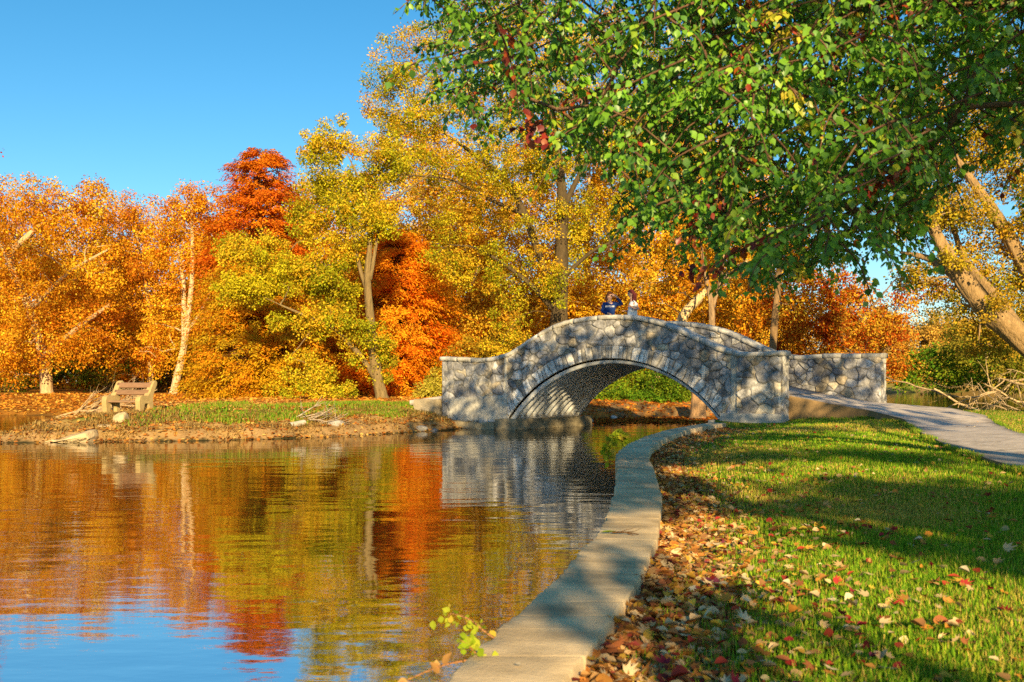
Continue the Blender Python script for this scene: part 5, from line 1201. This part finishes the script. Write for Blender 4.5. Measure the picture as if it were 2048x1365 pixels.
for sx in (-.033, .033):
    a = np.arange(18)/18*2*np.pi; c = np.array((sx, -.098, .004)); ring = np.stack([np.cos(a)*.029, np.abs(np.cos(a))*.004*0, np.sin(a)*.024], -1)
    v = np.concatenate([(ring+c), (ring*.9+c+np.array((0, .008, 0))), [c+np.array((0, -.004, 0))]])@R1.T+np.array(h1)
    k = np.arange(18); kn = (k+1) % 18; mb.add(v, [np.stack([k, kn, kn+18, k+18], -1), np.stack([kn, k, np.full(18, 36)], -1)], (.012, .010, .010))
for pts in ([(-.062, -.09, .008), (-.078, -.03, .01), (-.082, .02, .006)], [(.062, -.09, .008), (.078, -.03, .01), (.082, .02, .006)], [(-.012, -.1, .01), (.012, -.1, .01)]):
    mb.tube(np.array(pts)@R1.T+np.array(h1), .004, 5, (.012, .010, .010))
mb.build('sunglasses', M_SHINE, P1)
# chest lettering, read off the sweatshirt
fc = bpy.data.curves.new('lettering', 'FONT'); fc.body = 'BUTLER'; fc.size = .062; fc.align_x = 'CENTER'; fc.extrude = .002; fc.space_character = 1.25; fc.offset = .0012
to = bpy.data.objects.new('lettering', fc); COL.objects.link(to); dg = bpy.context.evaluated_depsgraph_get(); dg.update()
lmsh = bpy.data.meshes.new_from_object(to.evaluated_get(dg)); bpy.data.objects.remove(to)
bpy.context.view_layer.update()
sv = np.array([v.co[:] for v in sw.data.vertices]); lv = np.array([v.co[:] for v in lmsh.vertices])
fl_ = sv[(sv[:, 1] < -.02)]
for v in lmsh.vertices:
    x, z = v.co.x*1.0, v.co.y+1.145; q = fl_[np.argsort((fl_[:, 0]-x)**2+(fl_[:, 2]-z)**2)[:4]]; v.co = (x, q[:, 1].min()-.006-v.co.z, z)
a = lmsh.attributes.new('col', 'FLOAT_COLOR', 'POINT'); a.data.foreach_set('color', np.tile((.85, .85, .85, 1), len(lmsh.vertices)).astype(np.float32)); lmsh.materials.clear(); lmsh.materials.append(M_PLAIN)
lo_ = bpy.data.objects.new('lettering', lmsh); COL.objects.link(lo_); lo_.parent = sw
h2 = (-.035, 0, 1.505)
person(tuple(bpt(4.62, .85, dz2+.04)), 0.0, 'woman with long red brown hair in a white tee shirt facing left on the bridge', 1.02,
    {'l': ((.015, .155, 1.25), (.03, .2, 1.02), (-.14, .12, 1.02), (-.8, -.5, .2), (0, 0, -1)), 'r': ((.03, -.155, 1.25), (.15, -.21, 1.055), (-.01, -.235, 1.085), (-.75, .1, .55), (0, .8, -.4))},
    h2, (.80, .82, .85), 1, (0, 1), (.05, .07, .14), (.13, .028, .03), {'face': (-1, -.12), 'locks': [([(.05, .06, .0), (.075, .06, -.12), (.07, .035, -.24), (.06, .03, -.30)], [.05, .05, .04, .012]), ([(-.05, .06, .0), (-.07, .07, -.12), (-.05, .08, -.26)], [.045, .045, .012]), ([(0, .09, .02), (0, .11, -.12), (0, .10, -.28)], [.05, .055, .015])]})

# ------------------------------------------------------------------ vines and weeds at the wall, odds and ends on it
def vine(label, pts, leaves, seed, pal, lsz=.05):
    r = np.random.default_rng(seed); root = empty('vine_shoot', tuple(pts[0]), label, 'plant'); b = np.array(pts[0]); C_ = catmull([np.array(q) for q in pts], 6)
    mb = MB(); mb.tube(C_-b, np.linspace(.005, .002, len(C_)), 5, (.34, .16, .06)); mb.build('stem', M_BARK, root)
    mb = MB(); n = leaves; k = r.integers(len(C_)//4, len(C_), n); ps = C_[k]+r.normal(size=(n, 3))*.02
    place(PEARL, ps-b, r.normal(size=(n, 3))*.7+np.array((0, 0, .2)), r.normal(size=(n, 3))*.5+np.array((0, -.8, .5)), lsz*r.uniform(.5, 1.2, n), pick(r, pal, n), mb); mb.build('leaf_cluster', M_LEAF, root)
VP = [(.34, .40, .03), (.42, .46, .04), (.26, .36, .02), (.5, .38, .05)]
vine('green leaved shoot arching left from the near end of the wall', [at(1000, 1285, 3.75), at(968, 1262, 3.8), at(940, 1240, 3.85), at(905, 1228, 3.9), at(895, 1235, 3.9)], 30, 1, VP, .032)
vine('broad leaved green shoot hugging the wall edge near the front', [at(985, 1325, 3.5), at(955, 1310, 3.5), at(935, 1290, 3.5), at(920, 1280, 3.5)], 22, 2, VP[:3], .045)
vine('brown withered shoot reaching left low over the water', [at(935, 1320, 3.5), at(890, 1330, 3.45), at(850, 1345, 3.4), at(780, 1375, 3.3)], 6, 3, [(.5, .26, .08), (.56, .34, .12)], .05)
vine('leafy weed growing from the water side of the wall', [at(1228, 950, 11.2), at(1220, 920, 11.2), at(1214, 895, 11.2), at(1235, 872, 11.2), at(1250, 880, 11.2)], 130, 4, VP, .075)
p_ = at(1253, 1070, 6.3); p_[2] = .43; mb = MB(); r = np.random.default_rng(3); branches(mb, r, p_+np.array((-.09, 0, .004)), (1, .1, .02), .17, .006, 1, (.16, .08, .03), .5); tag(mb.build('twig', M_BARK), 'small brown twig lying on top of the wall', 'twig')
def one_leaf(label, p_, size, col, tm_=LOBED, rz=0, name='fallen_leaf', sc=(1, 1, 1)):
    mb = MB(); mb.add(tm_[0]*size*np.array(sc), tm_[1], col); o = mb.build(name, M_LITTER); o.location = tuple(p_); o.rotation_euler = (.05, 0, rz); return tag(o, label, 'leaf')
q = at(1200, 1073, 6.3); q[2] = .432; one_leaf('narrow bright green leaf lying on top of the wall', q, .11, (.30, .42, .04), OVAL, -1.5, sc=(.5, 1, .6))
q = at(1190, 980, 12.8); q[2] = .01; one_leaf('brown leaf floating on dark water beside the wall', q, .16, (.30, .12, .04), LOBED, .6)
q = at(1040, 1335, 3.35); q[2] = .43; one_leaf('small pale leaf scrap on the near end of the wall', q, .03, (.5, .42, .3), OVAL, .6)
q = at(1955, 900, 12.5); q[2] = float(zlawn(q[None, :2])[0])+.04; one_leaf('dark red leaf lying alone on the concrete path', q, .11, (.30, .03, .02), OVAL, .6)
